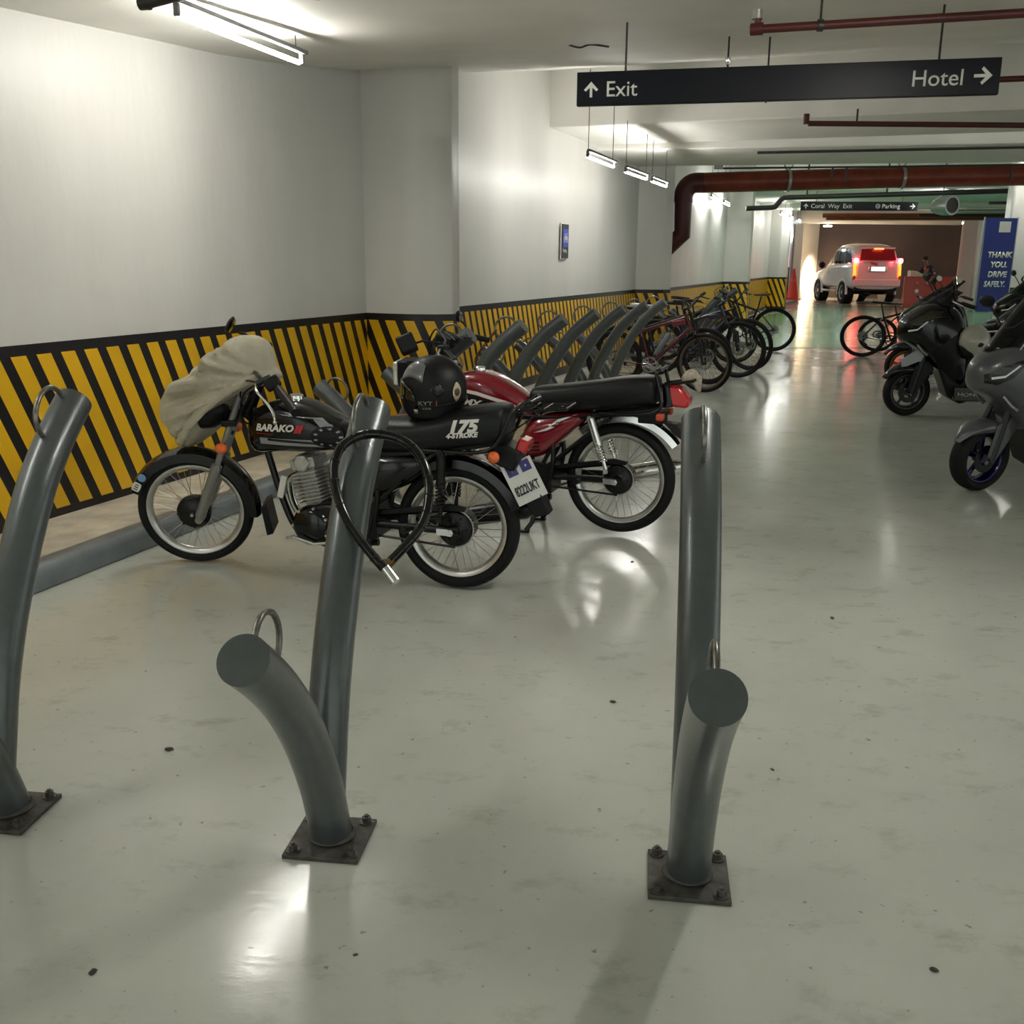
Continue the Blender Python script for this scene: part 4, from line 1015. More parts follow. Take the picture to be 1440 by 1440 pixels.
# ---- red motorcycle
def bars_red(t, ST_):
    hb = MB(); hb.tube(catmull([(.86, .34, .985), (.93, .28, 1.01), (.99, .16, 1.05), (1.03, .0, 1.0), (1.03, -.12, 1.04), (1.00, -.24, 1.06), (.93, -.36, 1.03)], 5), .011, 10)
    ho = hb.build('handlebar', M_BLKM, t)
    MB().tube([(.838, .365, .972), (.92, .285, 1.008)], .017, 14).build('grip', M_BLKP, ho)
    MB().cyl((.832, .371, .969), (.840, .363, .973), .012, n=12).build('bar_end', M_CHROME, ho)
    MB().tube([(1.0, -.25, 1.06), (.93, -.36, 1.03)], .017, 14).build('grip', M_BLKP, ho)
    MB().box((.955, .25, 1.02), (.06, .05, .05)).build('switch_box', M_BLKP, ho, bevel=.008)
    MB().tube(catmull([(.97, .25, 1.03), (.95, .33, 1.00), (.90, .38, .97)], 4), .006, 8).build('clutch_lever', M_ALU, ho)
    ins = MB(); ins.cyl((1.07, .05, 1.02), (1.04, .05, 1.08), .045, n=20); ins.cyl((1.07, -.06, 1.02), (1.04, -.06, 1.08), .045, n=20); ins.build('instrument_pod', M_BLKP, ho)
    for k in range(4): MB().tube(catmull([(.96-.01*k, .20-.1*k, 1.06), (1.06, .12-.08*k, 1.12-.02*k), (1.14, .05-.03*k, 1.0), (1.10, 0, .85)], 5), .005, 6).build('cable', M_BLKP, ho)
    mb = MB(); mb.box((1.215, .17, 1.035), (.10, .16, .10), Matrix.Rotation(R(25), 3, 'Y') @ Matrix.Rotation(R(25), 3, 'Z')); mo = mb.build('mirror', M_BLKP, t, bevel=.012)
    MB().tube([(.99, .2, 1.05), (1.10, .20, 1.06), (1.17, .18, 1.04)], .006, 8).build('mirror_stem', M_BLKM, mo)
    mirror(t, (1.0, -.25, 1.07), (1.08, -.3, 1.14), (1.1, -.3, 1.17), Matrix.Rotation(R(10), 3, 'Z'), (.06, .035))
def tail_red(t):
    fender(t, (-.02, 0, .30), .400, 50, 141, .062, M_CHROME, None, 'rear_fender', .045)
    fl = MB(); fl.prism([(-.24, .66), (-.31, .655), (-.40, .56), (-.385, .545), (-.30, .60)], -.05, .05); fl.build('mud_flap', M_BLKP, t, bevel=.003)
    gr = MB()
    for s_ in (-1, 1):
        gr.tube(catmull([(.10, s_*.115, .70), (-.10, s_*.12, .705), (-.22, s_*.125, .735), (-.235, s_*.125, .80), (-.205, s_*.125, .925), (-.215, s_*.10, .945)], 6), .010, 10)
    gr.cyl((-.215, -.10, .945), (-.215, .10, .945), .010, n=10); go = gr.build('grab_rail', M_BLACK, t)
    cr = MB()
    for y in (-.08, -.03, .03, .08): cr.tube([(-.22, y, .86), (-.40, y, .895)], .008, 8)
    cr.tube([(-.32, -.08, .88), (-.32, .08, .88)], .006, 8); cr.build('luggage_rack', M_BLACK, go)
    tl = MB(); tl.prism([(-.24, .87), (-.32, .86), (-.375, .79), (-.365, .745), (-.26, .75)], -.065, .065); to = tl.build('tail_lamp', M_REDL, t, bevel=.014)
    ch_ = MB(); ch_.prism([(-.225, .865), (-.265, .87), (-.29, .75), (-.24, .74)], -.070, .070); ch_.build('lamp_surround', M_BLACK, to, bevel=.006)
    for s_ in (-1, 1):
        q = Vector((-.235, s_*.12, .700)); b = MB(); b.box(q, (.04, .05, .036)); o = b.build('turn_signal', mat('dull_orange_lens', (.55, .06, .02), .3), t, bevel=.008)
        MB().cyl(q, (-.235, s_*.04, .70), .010, n=8).build('signal_stalk', M_BLKP, o)
    MB().box((-.17, 0, .685), (.14, .13, .07)).build('tail_unit', M_BLKP, t, bevel=.01)
red = dict(kind='red', label='red motorcycle with chrome shock parked on its centre stand behind the black one', paint=M_RED, rf=.29, rr=.31, wb=1.28, steer=10, shock=(.672, .145), z=.02,
    tank=[(1.04, .79, .02, .03, 2.2), (1.02, .79, .08, .06, 2.6), (.95, .78, .125, .095, 2.8), (.84, .775, .140, .118, 3), (.74, .760, .138, .115, 3), (.63, .725, .120, .098, 3), (.54, .695, .10, .072, 2.8), (.50, .685, .08, .045, 2.4)],
    cap=(.84, .893), seat=[(.52, .745, .05, .03, 2.6), (.50, .75, .10, .062, 3), (.42, .755, .120, .072, 3), (.28, .768, .128, .078, 3.2), (.12, .79, .130, .082, 3.2), (-.02, .812, .130, .085, 3.4), (-.13, .825, .126, .080, 3.6), (-.185, .828, .118, .072, 3.4), (-.20, .828, .07, .045, 2.6)],
    side=[(.56, .50, .03, .04, 2.2), (.54, .51, .10, .09, 2.8), (.48, .535, .135, .118, 3), (.40, .565, .138, .112, 3), (.30, .615, .13, .070, 2.8), (.20, .668, .11, .030, 2.6), (.16, .68, .05, .012, 2.2)],
    tail=tail_red, bars=bars_red)
rt, rtk, rst, rsc, rtank, rseat, rside = motorcycle((.60, 5.425, 0), math.degrees(math.atan2(.34, -.94)), red)
rsc.decal([(.465, .575), (.40, .600), (.26, .672), (.22, .688), (.33, .655), (.375, .618), (.345, .612), (.39, .590)], 'white_flash', M_WHITE, rside, off=.004)
rsc.text('TMX', .022, .345, .622, 'lettering', M_BLACK, rside, bold=.0005, shear=.4, off=.006, slope=.35)
for k in range(3): rsc.decal([(.49-.0*k, .515-.022*k), (.43, .525-.022*k), (.43, .518-.022*k), (.49, .507-.022*k)], 'vent_slot', M_BLACK, rside, off=.004)
rtk.decal([(1.0, .795), (.80, .765), (.62, .715), (.53, .675), (.53, .688), (.62, .735), (.80, .785), (1.0, .81)], 'white_stripe', M_WHITE, rtank, off=.004)
rtk.decal([(1.0, .788), (.80, .758), (.62, .708), (.55, .675), (.55, .645), (.70, .655), (.9, .690), (1.0, .715)], 'black_lower_panel', M_BLKP, rtank, off=.003)
rtk.text('TMX', .052, .93, .712, 'lettering', M_WHITE, rtank, bold=.002, shear=.35, off=.006, sx=1.3, slope=-.08)
rtk.text('HONDA', .020, .955, .800, 'lettering', M_WHITE, rtank, bold=.0008, off=.005, sx=1.2, slope=-.10)
for k in range(4): rtk.decal([(.965-.012*k, .842+.010*k), (.915, .846+.011*k), (.905-.008*k, .852+.011*k), (.965-.012*k, .849+.010*k)], 'wing_emblem', M_WHITE, rtank, off=.004)
# engine guard seen above the black bike's rear tyre
MB().tube([(.80, .16, .44), (.74, .19, .40), (.62, .20, .30)], [.030, .030, .024], 14, flat=.55).build('leg_shield', M_ALU, rt)
MB().lathe([(.018, .0), (.024, 0), (.024, .004), (.018, .004)], (.70, .205, .365), 'y', 20, True).build('shield_ring', M_BLKM, rt)
# rag on the tail rack
rg = thing('cloth_rag', (0, 0, 0), 0, 'crumpled pale rag tied on the tail rack of the red motorcycle', 'rag')
rg.location = rt.matrix_basis @ Vector((-.375, .0, .905)); rg.rotation_euler = (0, 0, R(160))
mb_ = MB(); mb_.ell((0, 0, 0), (.045, .06, .030), 24, 14)
for v in mb_.v:
    v += v.normalized()*(.012*math.sin(60*v.x+40*v.z)+.010*math.sin(70*v.y-30*v.x)) if v.length > 1e-4 else Vector()
    if v.z < -.01 and v.x < .0: v.z -= .06*(1-abs(v.y)/.09)*max(0, min(1, -v.x/.03)); 
mb_.build('rag_cloth', mat('dirty_rag', (.42, .37, .29), .85, noise=.4, nscale=60), rg, angle=180)

# ------------------------------------------------------------ scooters
def cast_wheel(par, c, Rr, sec, rim, n, rimmat, T=None, disc=True, name='wheel'):
    c = Vector(c); h = MB(T)
    h.lathe([(rim, -sec*.7), (rim+.012, -sec*.7), (rim+.012, sec*.7), (rim, sec*.7), (rim-.02, sec*.3), (rim-.02, -sec*.3)], c, 'y', 48, True)
    h.lathe([(.002, -.035), (.035, -.035), (.035, .035), (.002, .035)], c, 'y', 24)
    for k in range(n):
        a = 2*PI*k/n+.3
        for da in (-.16, .16):
            h.box(c+Vector(((rim*.5)*math.cos(a+da*.3), 0, (rim*.5)*math.sin(a+da*.3))), (rim-.03, .022, .018), Matrix.Rotation(-(a+da*.3)-da*.25, 3, 'Y'))
    w_ = h.build(name, rimmat, par, bevel=.003)
    t = MB(T); rc = (Rr+rim)/2; hr_ = (Rr-rim)/2
    t.lathe([(rc+hr_*math.cos(2*PI*k/16), sec*math.sin(2*PI*k/16)) for k in range(16)], c, 'y', 60, True); t.build('tyre', M_TYRE, w_, angle=60)
    if disc:
        d = MB(T); d.lathe([(.05, .0), (.095, .0), (.095, .005), (.05, .005)], c+Vector((0, .045, 0)), 'y', 36, True)
        d.box(c+Vector((-.06, .055, .07)), (.05, .03, .07)); d.build('brake_disc', M_BLKM, w_)
    return w_
def scooter(loc, ang, label, body, rimmat, big=True, mturn=0, steer=0, s=1.0, Rf=.228, screen=.33, accent=M_BLKP, group=None, mirrors=True):
    t = thing('scooter', loc, ang, label, 'scooter', group); t.scale = (s, s, s)
    piv = Vector((-.22, 0, .95)); ax = Vector((-.25, 0, .95)).normalized()
    S = Matrix.Translation(piv) @ Matrix.Rotation(R(steer), 4, ax) @ Matrix.Translation(-piv)
    cast_wheel(t, (0, 0, Rf), Rf, .066 if big else .055, Rf-.072, 5, rimmat, S, name='front_wheel')
    cast_wheel(t, (-1.32, 0, Rf), Rf, .06, Rf-.065, 5, rimmat, None, False, name='rear_wheel')
    # beak fender
    c = Vector((0, 0, Rf)); rs = []
    for i in range(22):
        u = i/21; a = R(28+118*u); wd = .085*min(1, .28+2.4*u)*(1 if u < .8 else 1-.6*(u-.8)/.2); r0 = Rf+.020+.014*math.sin(PI*u)+.035*(1-u)**2
        ring = []
        sec = [(-1, -.075*min(1, .3+1.6*u)), (-.96, -.03), (-.7, -.008), (0, .004), (.7, -.008), (.96, -.03), (1, -.075*min(1, .3+1.6*u))]
        for q, dz in sec: ring.append((q*wd, r0+dz))
        for q, dz in sec[::-1]: ring.append((q*(wd-.005), r0+dz-.006))
        rs.append([S @ (c+Vector((rr_*math.cos(a), y_, rr_*math.sin(a)))) for y_, rr_ in ring])
    MB().rings(rs).build('front_fender', body, t, angle=50)
    for s_ in (-1, 1):
        fk = MB(S); fk.tube([(-.01, s_*.085, Rf-.01), (-.07, s_*.085, Rf+.23), (-.13, s_*.07, .62)], [.024, .022, .018], 12); fk.build('fork_leg', M_BLKM, t)
        lf = MB(S); lf.prism([(.03, Rf+.03), (-.03, Rf-.03), (-.20, Rf+.22), (-.16, Rf+.30), (-.02, Rf+.24)], s_*.088-.006, s_*.088+.006); lf.build('fork_guard', body if big else accent, t, bevel=.004)
    # nose and apron
    nose = Loft([(.135, .775, .03, .04, 2.2), (.115, .78, .085, .09, 2.4), (.05, .795, .140, .135, 2.6), (-.05, .80, .185, .20, 2.8), (-.16, .76, .215, .27, 3), (-.28, .70, .225, .31, 3), (-.38, .62, .215, .33, 3), (-.45, .52, .19, .27, 2.8), (-.50, .46, .12, .18, 2.4)], 4, 32)
    no = nose.mesh().build('front_apron', body, t, angle=40)
    for s_ in (-1, 1):
        nose.decal([(.105, .80), (.02, .855), (-.095, .90), (-.115, .875), (-.055, .79), (.035, .735), (.10, .745)], 'headlight', M_BLACK, no, s_, .005)
        nose.decal([(.070, .770), (.00, .785), (-.085, .865), (-.072, .868), (.0, .800), (.072, .785)], 'light_strip', M_LED, no, s_, .009)
        nose.decal([(-.14, .60), (-.34, .76), (-.40, .60), (-.36, .42), (-.24, .44)], 'side_duct_panel', M_BLKP, no, s_, .004)
        ts = MB(); ts.tube([(-.02, s_*.150, .66), (-.07, s_*.175, .60), (-.11, s_*.185, .57)], .010, 8); ts.build('turn_signal', M_GALV, no)
    MB().prism([(-.20, .52), (-.42, .60), (-.62, .50), (-.62, .20), (-.46, .13), (-.34, .20)], -.15, .15).build('inner_fairing', M_BLKP, t, bevel=.03)
    # screen
    zt = .95+screen; ws_ = MB(); vs = []; fs = []
    for i in range(9):
        u = i/8
        for j in range(9):
            v = (j-4)/4; wd = .155*(1-.35*u**2); vs.append(Vector((.045-.30*u-.10*v*v-.03*u*u, wd*v, .935+(zt-.935)*u-.03*v*v)))
    for i in range(8):
        for j in range(8): fs.append((i*9+j, i*9+j+1, (i+1)*9+j+1, (i+1)*9+j))
    ws_.add(vs, fs); ws_.build('windscreen', M_SMOKE, t, solid=.005)
    ed = MB(); ed.tube([vs[i*9+8]+Vector((.001, .002, 0)) for i in range(9)], .004, 6); ed.tube([vs[i*9]+Vector((.001, -.002, 0)) for i in range(9)], .004, 6); ed.build('screen_edge', M_WHITE if body is M_GREYB else M_BLKP, t)
    # bars
    hb = MB(S); hb.tube(catmull([(-.38, .36, 1.01), (-.30, .25, 1.04), (-.25, .1, 1.02), (-.24, 0, 1.0), (-.25, -.1, 1.02), (-.30, -.25, 1.04), (-.38, -.36, 1.01)], 4), .012, 8); ho = hb.build('handlebar', M_BLKM, t)
    for s_ in (-1, 1):
        MB(S).tube([(-.39, s_*.37, 1.008), (-.31, s_*.26, 1.038)], .018, 12).build('grip', M_BLKP, ho)
        MB(S).tube([(-.25, s_*.20, 1.05), (-.28, s_*.36, 1.02)], .006, 6).build('brake_lever', M_GALV, ho)
    pod = MB(S); pod.ell((-.24, 0, 1.02), (.10, .15, .07)); pod.build('instrument_cowl', M_BLKP, ho)
    if mirrors:
        for s_ in (-1, 1):
            mirror(t, S @ Vector((-.27, s_*.22, 1.05)), S @ Vector((-.20, s_*.30, 1.20)), S @ Vector((-.19, s_*.33, 1.235)), Matrix.Rotation(R(-s_*10-mturn), 3, 'Z') @ Matrix.Rotation(R(12), 3, 'Y'), (.068, .042))
    # body, floor, seat
    bd = Loft([(-.44, .36, .12, .10, 2.6), (-.52, .33, .17, .12, 3), (-.66, .33, .18, .13, 3), (-.80, .42, .18, .20, 3), (-.95, .50, .19, .22, 3), (-1.15, .60, .185, .18, 3), (-1.35, .68, .165, .14, 3), (-1.55, .74, .12, .10, 2.8), (-1.72, .80, .06, .05, 2.4)], 4, 28)
    bo = bd.mesh().build('body_panel', body, t, angle=45)
    MB().tube(catmull([(-.42, 0, .62), (-.60, 0, .46), (-.78, 0, .48)], 4), .10, 16, flat=.8).build('centre_tunnel', M_BLKP, t)
    se = Loft([(-.70, .66, .05, .03, 2.4), (-.74, .68, .11, .055, 2.8), (-.95, .72, .14, .065, 3), (-1.15, .745, .15, .07, 3), (-1.22, .79, .15, .08, 3), (-1.45, .82, .13, .06, 3), (-1.58, .84, .08, .03, 2.6)], 4, 24)
    se.mesh().build('seat', M_SEAT, t, angle=60)
    MB().tube([(-1.05, -.13, .25), (-1.2, -.15, .30), (-1.55, -.16, .36), (-1.62, -.16, .375)], [.03, .055, .055, .03], 16).build('muffler', M_BLKM, t)
    MB().box((-1.08, .08, .27), (.46, .12, .14)).build('engine_case', M_BLKM, t, bevel=.03)
    MB().box((-1.70, 0, .74), (.06, .14, .06)).build('tail_lamp', M_REDL, t, bevel=.012)
    for s_ in (-1, 1): MB().cyl((-1.36, s_*.12, .32), (-1.30, s_*.12, .62), .022, n=12).build('rear_shock', M_BLKM, t)
    MB().tube([(-.95, .08, .2), (-1.0, .17, .05), (-1.02, .19, .0)], .012, 8).build('side_stand', M_BLKM, t)
    MB().box((-1.75, 0, .60), (.01, .18, .13)).build('number_plate', M_WHITE, t, smooth=False)
    return t, nose, no, bd, bo
gs, gn, gno, _, _ = scooter((3.17, 6.66, 0), 189, 'grey maxi scooter with a tall dark screen and blue front wheel at the right edge', M_GREYB, M_BLUER, True, steer=14, Rf=.228, screen=.45)
e_ = MB(); e_.lathe([(.022, 0), (.026, 0), (.026, .003), (.022, .003)], (-.235, gn.y(-.235, .60)+.004, .60), 'y', 24, True)
for k in range(3):
    a = R(90+120*k); e_.cyl((-.235, gn.y(-.235, .60)+.006, .60), (-.235+.022*math.cos(a), gn.y(-.235, .60)+.006, .60+.022*math.sin(a)), .002, n=5)
e_.build('round_emblem', M_GALV, gno)
hs, hn, hno, hbd, hbo = scooter((3.98, 10.08, 0), 172, 'glossy black scooter with HONDA lettering and a helmet on it, second from the right edge', M_BLACK, mat('dark_alloy', (.06, .06, .06), .35, metal=.5), False, steer=8, Rf=.222, screen=.20)
hs.scale = (1.06, 1.06, 1.10)
fl = MB(); fl.prism([(.085, .44), (.10, .52), (-.02, .60), (-.09, .63), (-.12, .52), (-.05, .50)], .085, .092); fl.build('silver_fender_panel', M_GALV, hs, bevel=.002)
q = flat_text('lettering', 'HONDA', .050, (-.40, .228, .215), (-1, 0, 0), Z3, M_GALV, hs, bold=.002, sx=1.35)
MB().box((-.60, .20, .235), (.46, .04, .13)).build('lower_panel', M_BLACK, hs, bevel=.01)
for k in range(3):
    hn.decal([(.10-.03*k, .84+.02*k), (-.10, .96-.02*k), (-.25, .955-.02*k), (-.09, .925-.02*k), (.09-.03*k, .83+.01*k)], 'gold_stripe', mat('dull_gold_decal', (.045, .035, .020), .35, metal=.4), hno, 1, .006+.002*k)
scooter((4.85, 12.35, 0), 168, 'dark scooter with a brown-gold front wheel, behind the HONDA scooter', M_BLACK, M_GOLD, False, steer=-10, Rf=.25, screen=.22, s=1.05)
scooter((5.55, 13.6, 0), 172, 'black scooter with upright mirrors, third behind the HONDA scooter', M_BLACK, M_BLKM, True, mturn=60, steer=5, Rf=.24, screen=.30, s=1.05)
scooter((5.35, 10.9, 0), 165, 'black scooter parked in the inner row, right behind the helmet', M_BLACK, M_BLKM, False, mturn=75, steer=5, Rf=.24, screen=.22, s=1.08)
scooter((7.15, 14.8, 0), 168, 'black scooter farthest right below the blue banner', M_BLACK, M_BLKM, True, steer=12, Rf=.24, screen=.28, s=1.1)
# helmet hanging on the Honda
hw_ = thing('helmet', (0, 0, 0), 0, 'cream open helmet hanging on the black HONDA scooter', 'helmet')
hw_.location = hs.matrix_basis @ Vector((-.54, .21, .585)); hw_.rotation_euler = (R(8), R(14), R(200))
so2, hr = helmet_shell(hw_, M_HELW, s=1.05)
hr = [[q for q in r_] for r_ in hr]
hpatch('dark_lining', -58, 40, lambda u: .0, lambda u: .04+.09*math.sin(PI*u), M_BLKP, .005, so2)
hpatch('side_opening', 60, 84, lambda u: .10-.02*math.sin(PI*u), lambda u: .10+.02*math.sin(PI*u), M_BLKP, .006, so2, 6, 3)
hpatch('rim_trim', 0, 359, lambda u: .0, lambda u: .012, M_BLACK, .006, so2, 40, 1)
MB().tube(catmull([(.02, -.10, .02), (.03, -.06, -.10), (.02, .05, -.12), (0, .10, .02)], 5), .006, 6).build('chin_strap', M_BLKP, so2)

# ------------------------------------------------------------ bicycles
def bicycle(loc, ang, label, fm, R_=.345, steer=0, lean=0, saddle=M_BLKP, tan=False, grp=None, bag=None, fork=M_BIKEB, bottle=False, drop=False, acc=True):
    """origin under the rear axle, front towards +x"""
    t = thing('bicycle', loc, ang, label, 'bicycle', grp); t.rotation_euler = (R(lean), 0, R(ang))
    wb = 1.08; sec = .026
    rr_ = wheel(t, (0, 0, R_), R_, sec, R_-.048, 32, .022, .07, None, None, spoke_r=.0011, name='rear_wheel', rimmat=M_BLKM, tmat=M_TYRE)
    piv = Vector((wb-.20, 0, .85)); ax = Vector((-.33, 0, .94)).normalized()
    S = Matrix.Translation(piv) @ Matrix.Rotation(R(steer), 4, ax) @ Matrix.Translation(-piv)
    fw = wheel(t, (wb, 0, R_), R_, sec, R_-.048, 32, .022, .07, S, None, spoke_r=.0011, name='front_wheel', rimmat=M_BLKM if not tan else M_TAN, tmat=M_TYRE if not tan else M_TYRE)
    for wv, x, TT in ((rr_, 0, None), (fw, wb, S)):
        d = MB(TT); d.lathe([(.055, 0), (.085, 0), (.085, .003), (.055, .003)], (x, .035, R_), 'y', 30, True)
        for k in range(5): a = k*2*PI/5; d.cyl((x, .036, R_), (x+.06*math.cos(a), .036, R_+.06*math.sin(a)), .004, n=5)
        d.build('brake_disc', M_GALV, wv)
    bb = (.44, .30); stp = (.29, .73); ht = (wb-.235, .87); hd_ = (wb-.185, .74)
    for nm, a, b, r0, r1 in (('seat_tube', bb, stp, .017, .016), ('down_tube', bb, hd_, .024, .024), ('top_tube', (.305, .69), ht, .018, .019), ('head_tube', (hd_[0]+.012, hd_[1]-.03), (ht[0]-.012, ht[1]+.03), .023, .023)):
        MB().cyl((a[0], 0, a[1]), (b[0], 0, b[1]), r0, r1, 12).build(nm, fm, t)
    for s_ in (-1, 1):
        MB().tube([(bb[0], s_*.03, bb[1]), (.2, s_*.05, .32), (0, s_*.06, R_)], .010, 8).build('chain_stay', fm, t)
        MB().tube([(.30, s_*.02, .70), (.2, s_*.045, .60), (0, s_*.06, R_)], .008, 8).build('seat_stay', fm, t)
        fk = MB(S); fk.tube([(wb, s_*.058, R_), (wb-.03, s_*.058, R_+.22), (wb-.095, s_*.055, .64)], [.014, .018, .016], 10); fk.build('fork_leg', fork, t)
    MB(S).tube([(wb-.105, -.06, .665), (wb-.14, 0, .70), (wb-.105, .06, .665)], .018, 8).build('fork_crown', fork, t)
    sd_ = MB(); sd_.cyl((stp[0], 0, stp[1]), (.245, 0, .93), .013, n=10); sd_.build('seat_post', M_BLKM, t)
    s2_ = Loft([(.37, .955, .018, .012, 2.2), (.30, .955, .028, .018, 2.4), (.22, .96, .055, .022, 2.6), (.15, .965, .075, .024, 2.8), (.10, .968, .06, .018, 2.4), (.085, .968, .02, .008, 2.2)], 3, 16)
    s2_.mesh().build('saddle', saddle, t)
    hb = MB(S); hb.cyl((wb-.255, 0, .90), (wb-.275, 0, .955), .018, n=10); hb.cyl((wb-.275, 0, .95), (wb-.20, 0, .985), .016, n=10)
    hb.tube(catmull([(wb-.25, .35, 1.07), (wb-.21, .15, 1.05), (wb-.20, 0, .985), (wb-.21, -.15, 1.05), (wb-.25, -.35, 1.07)], 4), .012, 8)
    ho = hb.build('handlebar', M_BLKM, t)
    for s_ in (-1, 1):
        MB(S).tube([(wb-.235, s_*.25, 1.06), (wb-.252, s_*.36, 1.07)], .019, 10).build('grip', M_BLKP, ho)
        MB(S).tube([(wb-.215, s_*.20, 1.055), (wb-.15, s_*.27, 1.02), (wb-.16, s_*.33, 1.015)], .008, 6).build('brake_lever', M_BLKM, ho)
        MB(S).tube(catmull([(wb-.20, s_*.18, .985), (wb-.06, s_*.10, .97), (wb-.08, s_*.02, .85), (wb-.17, s_*.02, .78)], 4), .003, 5).build('cable', M_BLKM, ho)
    cr = MB(); cr.lathe([(.080, .0), (.092, 0), (.092, .004), (.080, .004)], (bb[0], -.055, bb[1]), 'y', 36, True); cr.lathe([(.080, .0), (.092, 0), (.092, .004), (.080, .004)], (bb[0], .05, bb[1]), 'y', 36, True)
    for k in range(4): a = k*PI/2+.3; cr.cyl((bb[0], -.053, bb[1]), (bb[0]+.085*math.cos(a), -.053, bb[1]+.085*math.sin(a)), .007, n=6)
    cr.cyl((bb[0], -.075, bb[1]), (bb[0], .075, bb[1]), .016, n=12)
    cr.cyl((bb[0], -.07, bb[1]), (bb[0]+.15, -.08, bb[1]-.07), .010, n=8); cr.cyl((bb[0], .07, bb[1]), (bb[0]-.15, .08, bb[1]+.07), .010, n=8)
    co = cr.build('crankset', M_GALV if tan else M_BLKM, t)
    MB().box((bb[0]+.15, -.125, bb[1]-.07), (.09, .08, .018)).build('pedal', M_BLKP, co); MB().box((bb[0]-.15, .125, bb[1]+.07), (.09, .08, .018)).build('pedal', M_BLKP, co)
    cs_ = MB()
    for k in range(5): cs_.lathe([(.02, 0), (.052-.006*k, 0), (.052-.006*k, .002), (.02, .002)], (0, -.028-.005*k, R_), 'y', 24, True)
    cs_.build('cassette', M_GALV, rr_)
    dr = MB(); dr.box((.01, -.06, R_-.06), (.03, .02, .05)); dr.cyl((.02, -.055, R_-.09), (.05, -.055, R_-.14), .008, n=6); dr.cyl((.05, -.06, R_-.14), (.05, -.05, R_-.14), .022, n=12); dr.build('rear_derailleur', M_BLKM, t)
    chn = MB(); chn.tube([(0, -.045, R_+.045), (bb[0], -.055, bb[1]+.09)], .004, 5); chn.tube([(.05, -.05, R_-.155), (bb[0], -.055, bb[1]-.09)], .004, 5); chn.build('chain', M_BLKM, t)
    if bottle:
        MB().tube([(.50, 0, .42), (.54, 0, .49), (.645, 0, .66), (.655, 0, .68)], [.030, .034, .034, .018], 14).build('bottle', mat('grey_bottle', (.14, .16, .18), .4), t)
        MB().tube([(.345, 0, .45), (.33, 0, .50), (.315, 0, .62)], [.030, .032, .025], 14).build('bottle', M_BLKP, t)
    if bag:
        MB().box((wb-.32, 0, .80), (.17, .06, .07), Matrix.Rotation(R(-12), 3, 'Y')).build('frame_bag', bag, t, bevel=.012)
    return t
def bike_at(px, py, ang, rear=False, **k):
    """place with the front (or rear) tyre contact at px,py"""
    d = Vector((math.cos(R(ang)), math.sin(R(ang)), 0)); q = Vector((px, py, 0))
    if not rear: q -= d*1.08
    return bicycle((q.x, q.y, 0), ang, k.pop('label'), k.pop('fm'), **k)
bike_at(2.24, 11.77, -18, fm=M_BIKER, label='red mountain bicycle with bottles and a frame bag, nearest in the rack row', steer=-14, tan=True, bottle=True, bag=mat('dark_red_bag', (.13, .01, .02), .5), lean=-3)
bike_at(2.42, 12.55, -20, fm=M_BIKEB, label='black bicycle directly behind the red one, front wheel beside its wheel', steer=-22, R_=.36, saddle=mat('pale_saddle', (.40, .39, .40), .4))
bike_at(2.98, 13.35, -15, fm=M_BIKEU, label='dark blue bicycle with a large black front wheel, third in the rack row', steer=-10, R_=.375, bag=M_BIKEU)
bike_at(3.34, 14.25, -18, fm=M_BIKEB, label='black bicycle fourth in the rack row, before the grey one', steer=-25, R_=.37)
bike_at(3.35, 15.3, -20, fm=M_BIKEG, label='grey bicycle deep in the rack row, before the one turned backwards', steer=8, R_=.35)
bike_at(4.50, 17.48, 164, rear=True, fm=M_BIKEB, label='black bicycle turned backwards, rear wheel towards the green floor', steer=5, R_=.372, saddle=mat('brown_saddle', (.16, .09, .06), .5))
#bike_at(.62, 10.62, 160, fm=M_BIKEB, label='black bicycle facing the wall with a white-edged saddle beyond the last racks', steer=0, R_=.35, saddle=mat('pale_saddle', (.55, .53, .52), .4))
#bike_at(.35, 9.55, 162, fm=M_BIKEU, label='dark bicycle facing the wall behind the middle racks', steer=10, R_=.33)
bike_at(5.74, 16.58, -12, rear=True, fm=M_BIKEB, label='black bicycle with a frame pouch at the start of the scooter row', steer=0, R_=.365, bag=M_BIKEG).scale = (1, 1, .92)
bike_at(6.35, 17.6, -5, rear=True, fm=M_BIKEB, label='dark bicycle behind the one starting the scooter row', steer=15, R_=.34).scale = (1, 1, .86)
# chain on the second wall rack
chq = B0+ST*1+A_*.51
cnn = thing('chain_lock', (0, 0, 0), 0, 'rusty chain lock wrapped round the upper arm of a wall-side rack', 'chain')
u_ = Vector((math.cos(R(-20)), math.sin(R(-20)), 0)); vv = Vector((-u_.y, u_.x, 0)); b_ = B0+ST*1
P = catmull([b_+u_*.34-vv*.02+Vector((0, 0, 1.03)), b_+u_*.27-vv*.065+Vector((0, 0, .93)), b_+u_*.22-vv*.075+Vector((0, 0, .84)), b_+u_*.24-vv*.07+Vector((0, 0, .74)), b_+u_*.21-vv*.075+Vector((0, 0, .66)), b_+u_*.16-vv*.07+Vector((0, 0, .60))], 6)
for k in range(0, len(P)-1, 1):
    d_ = (P[min(k+1, len(P)-1)]-P[k]).normalized(); side = d_.orthogonal().normalized(); side = side if k % 2 else d_.cross(side)
    c_ = P[k]; MB().tube([c_+d_*.012*math.cos(a)*1.2+side*.008*math.sin(a) for a in [2*PI*i/10 for i in range(10)]], .0035, 5, True).build('chain_link', mat('rusty_chain', (.12, .05, .035), .6, metal=.3), cnn)

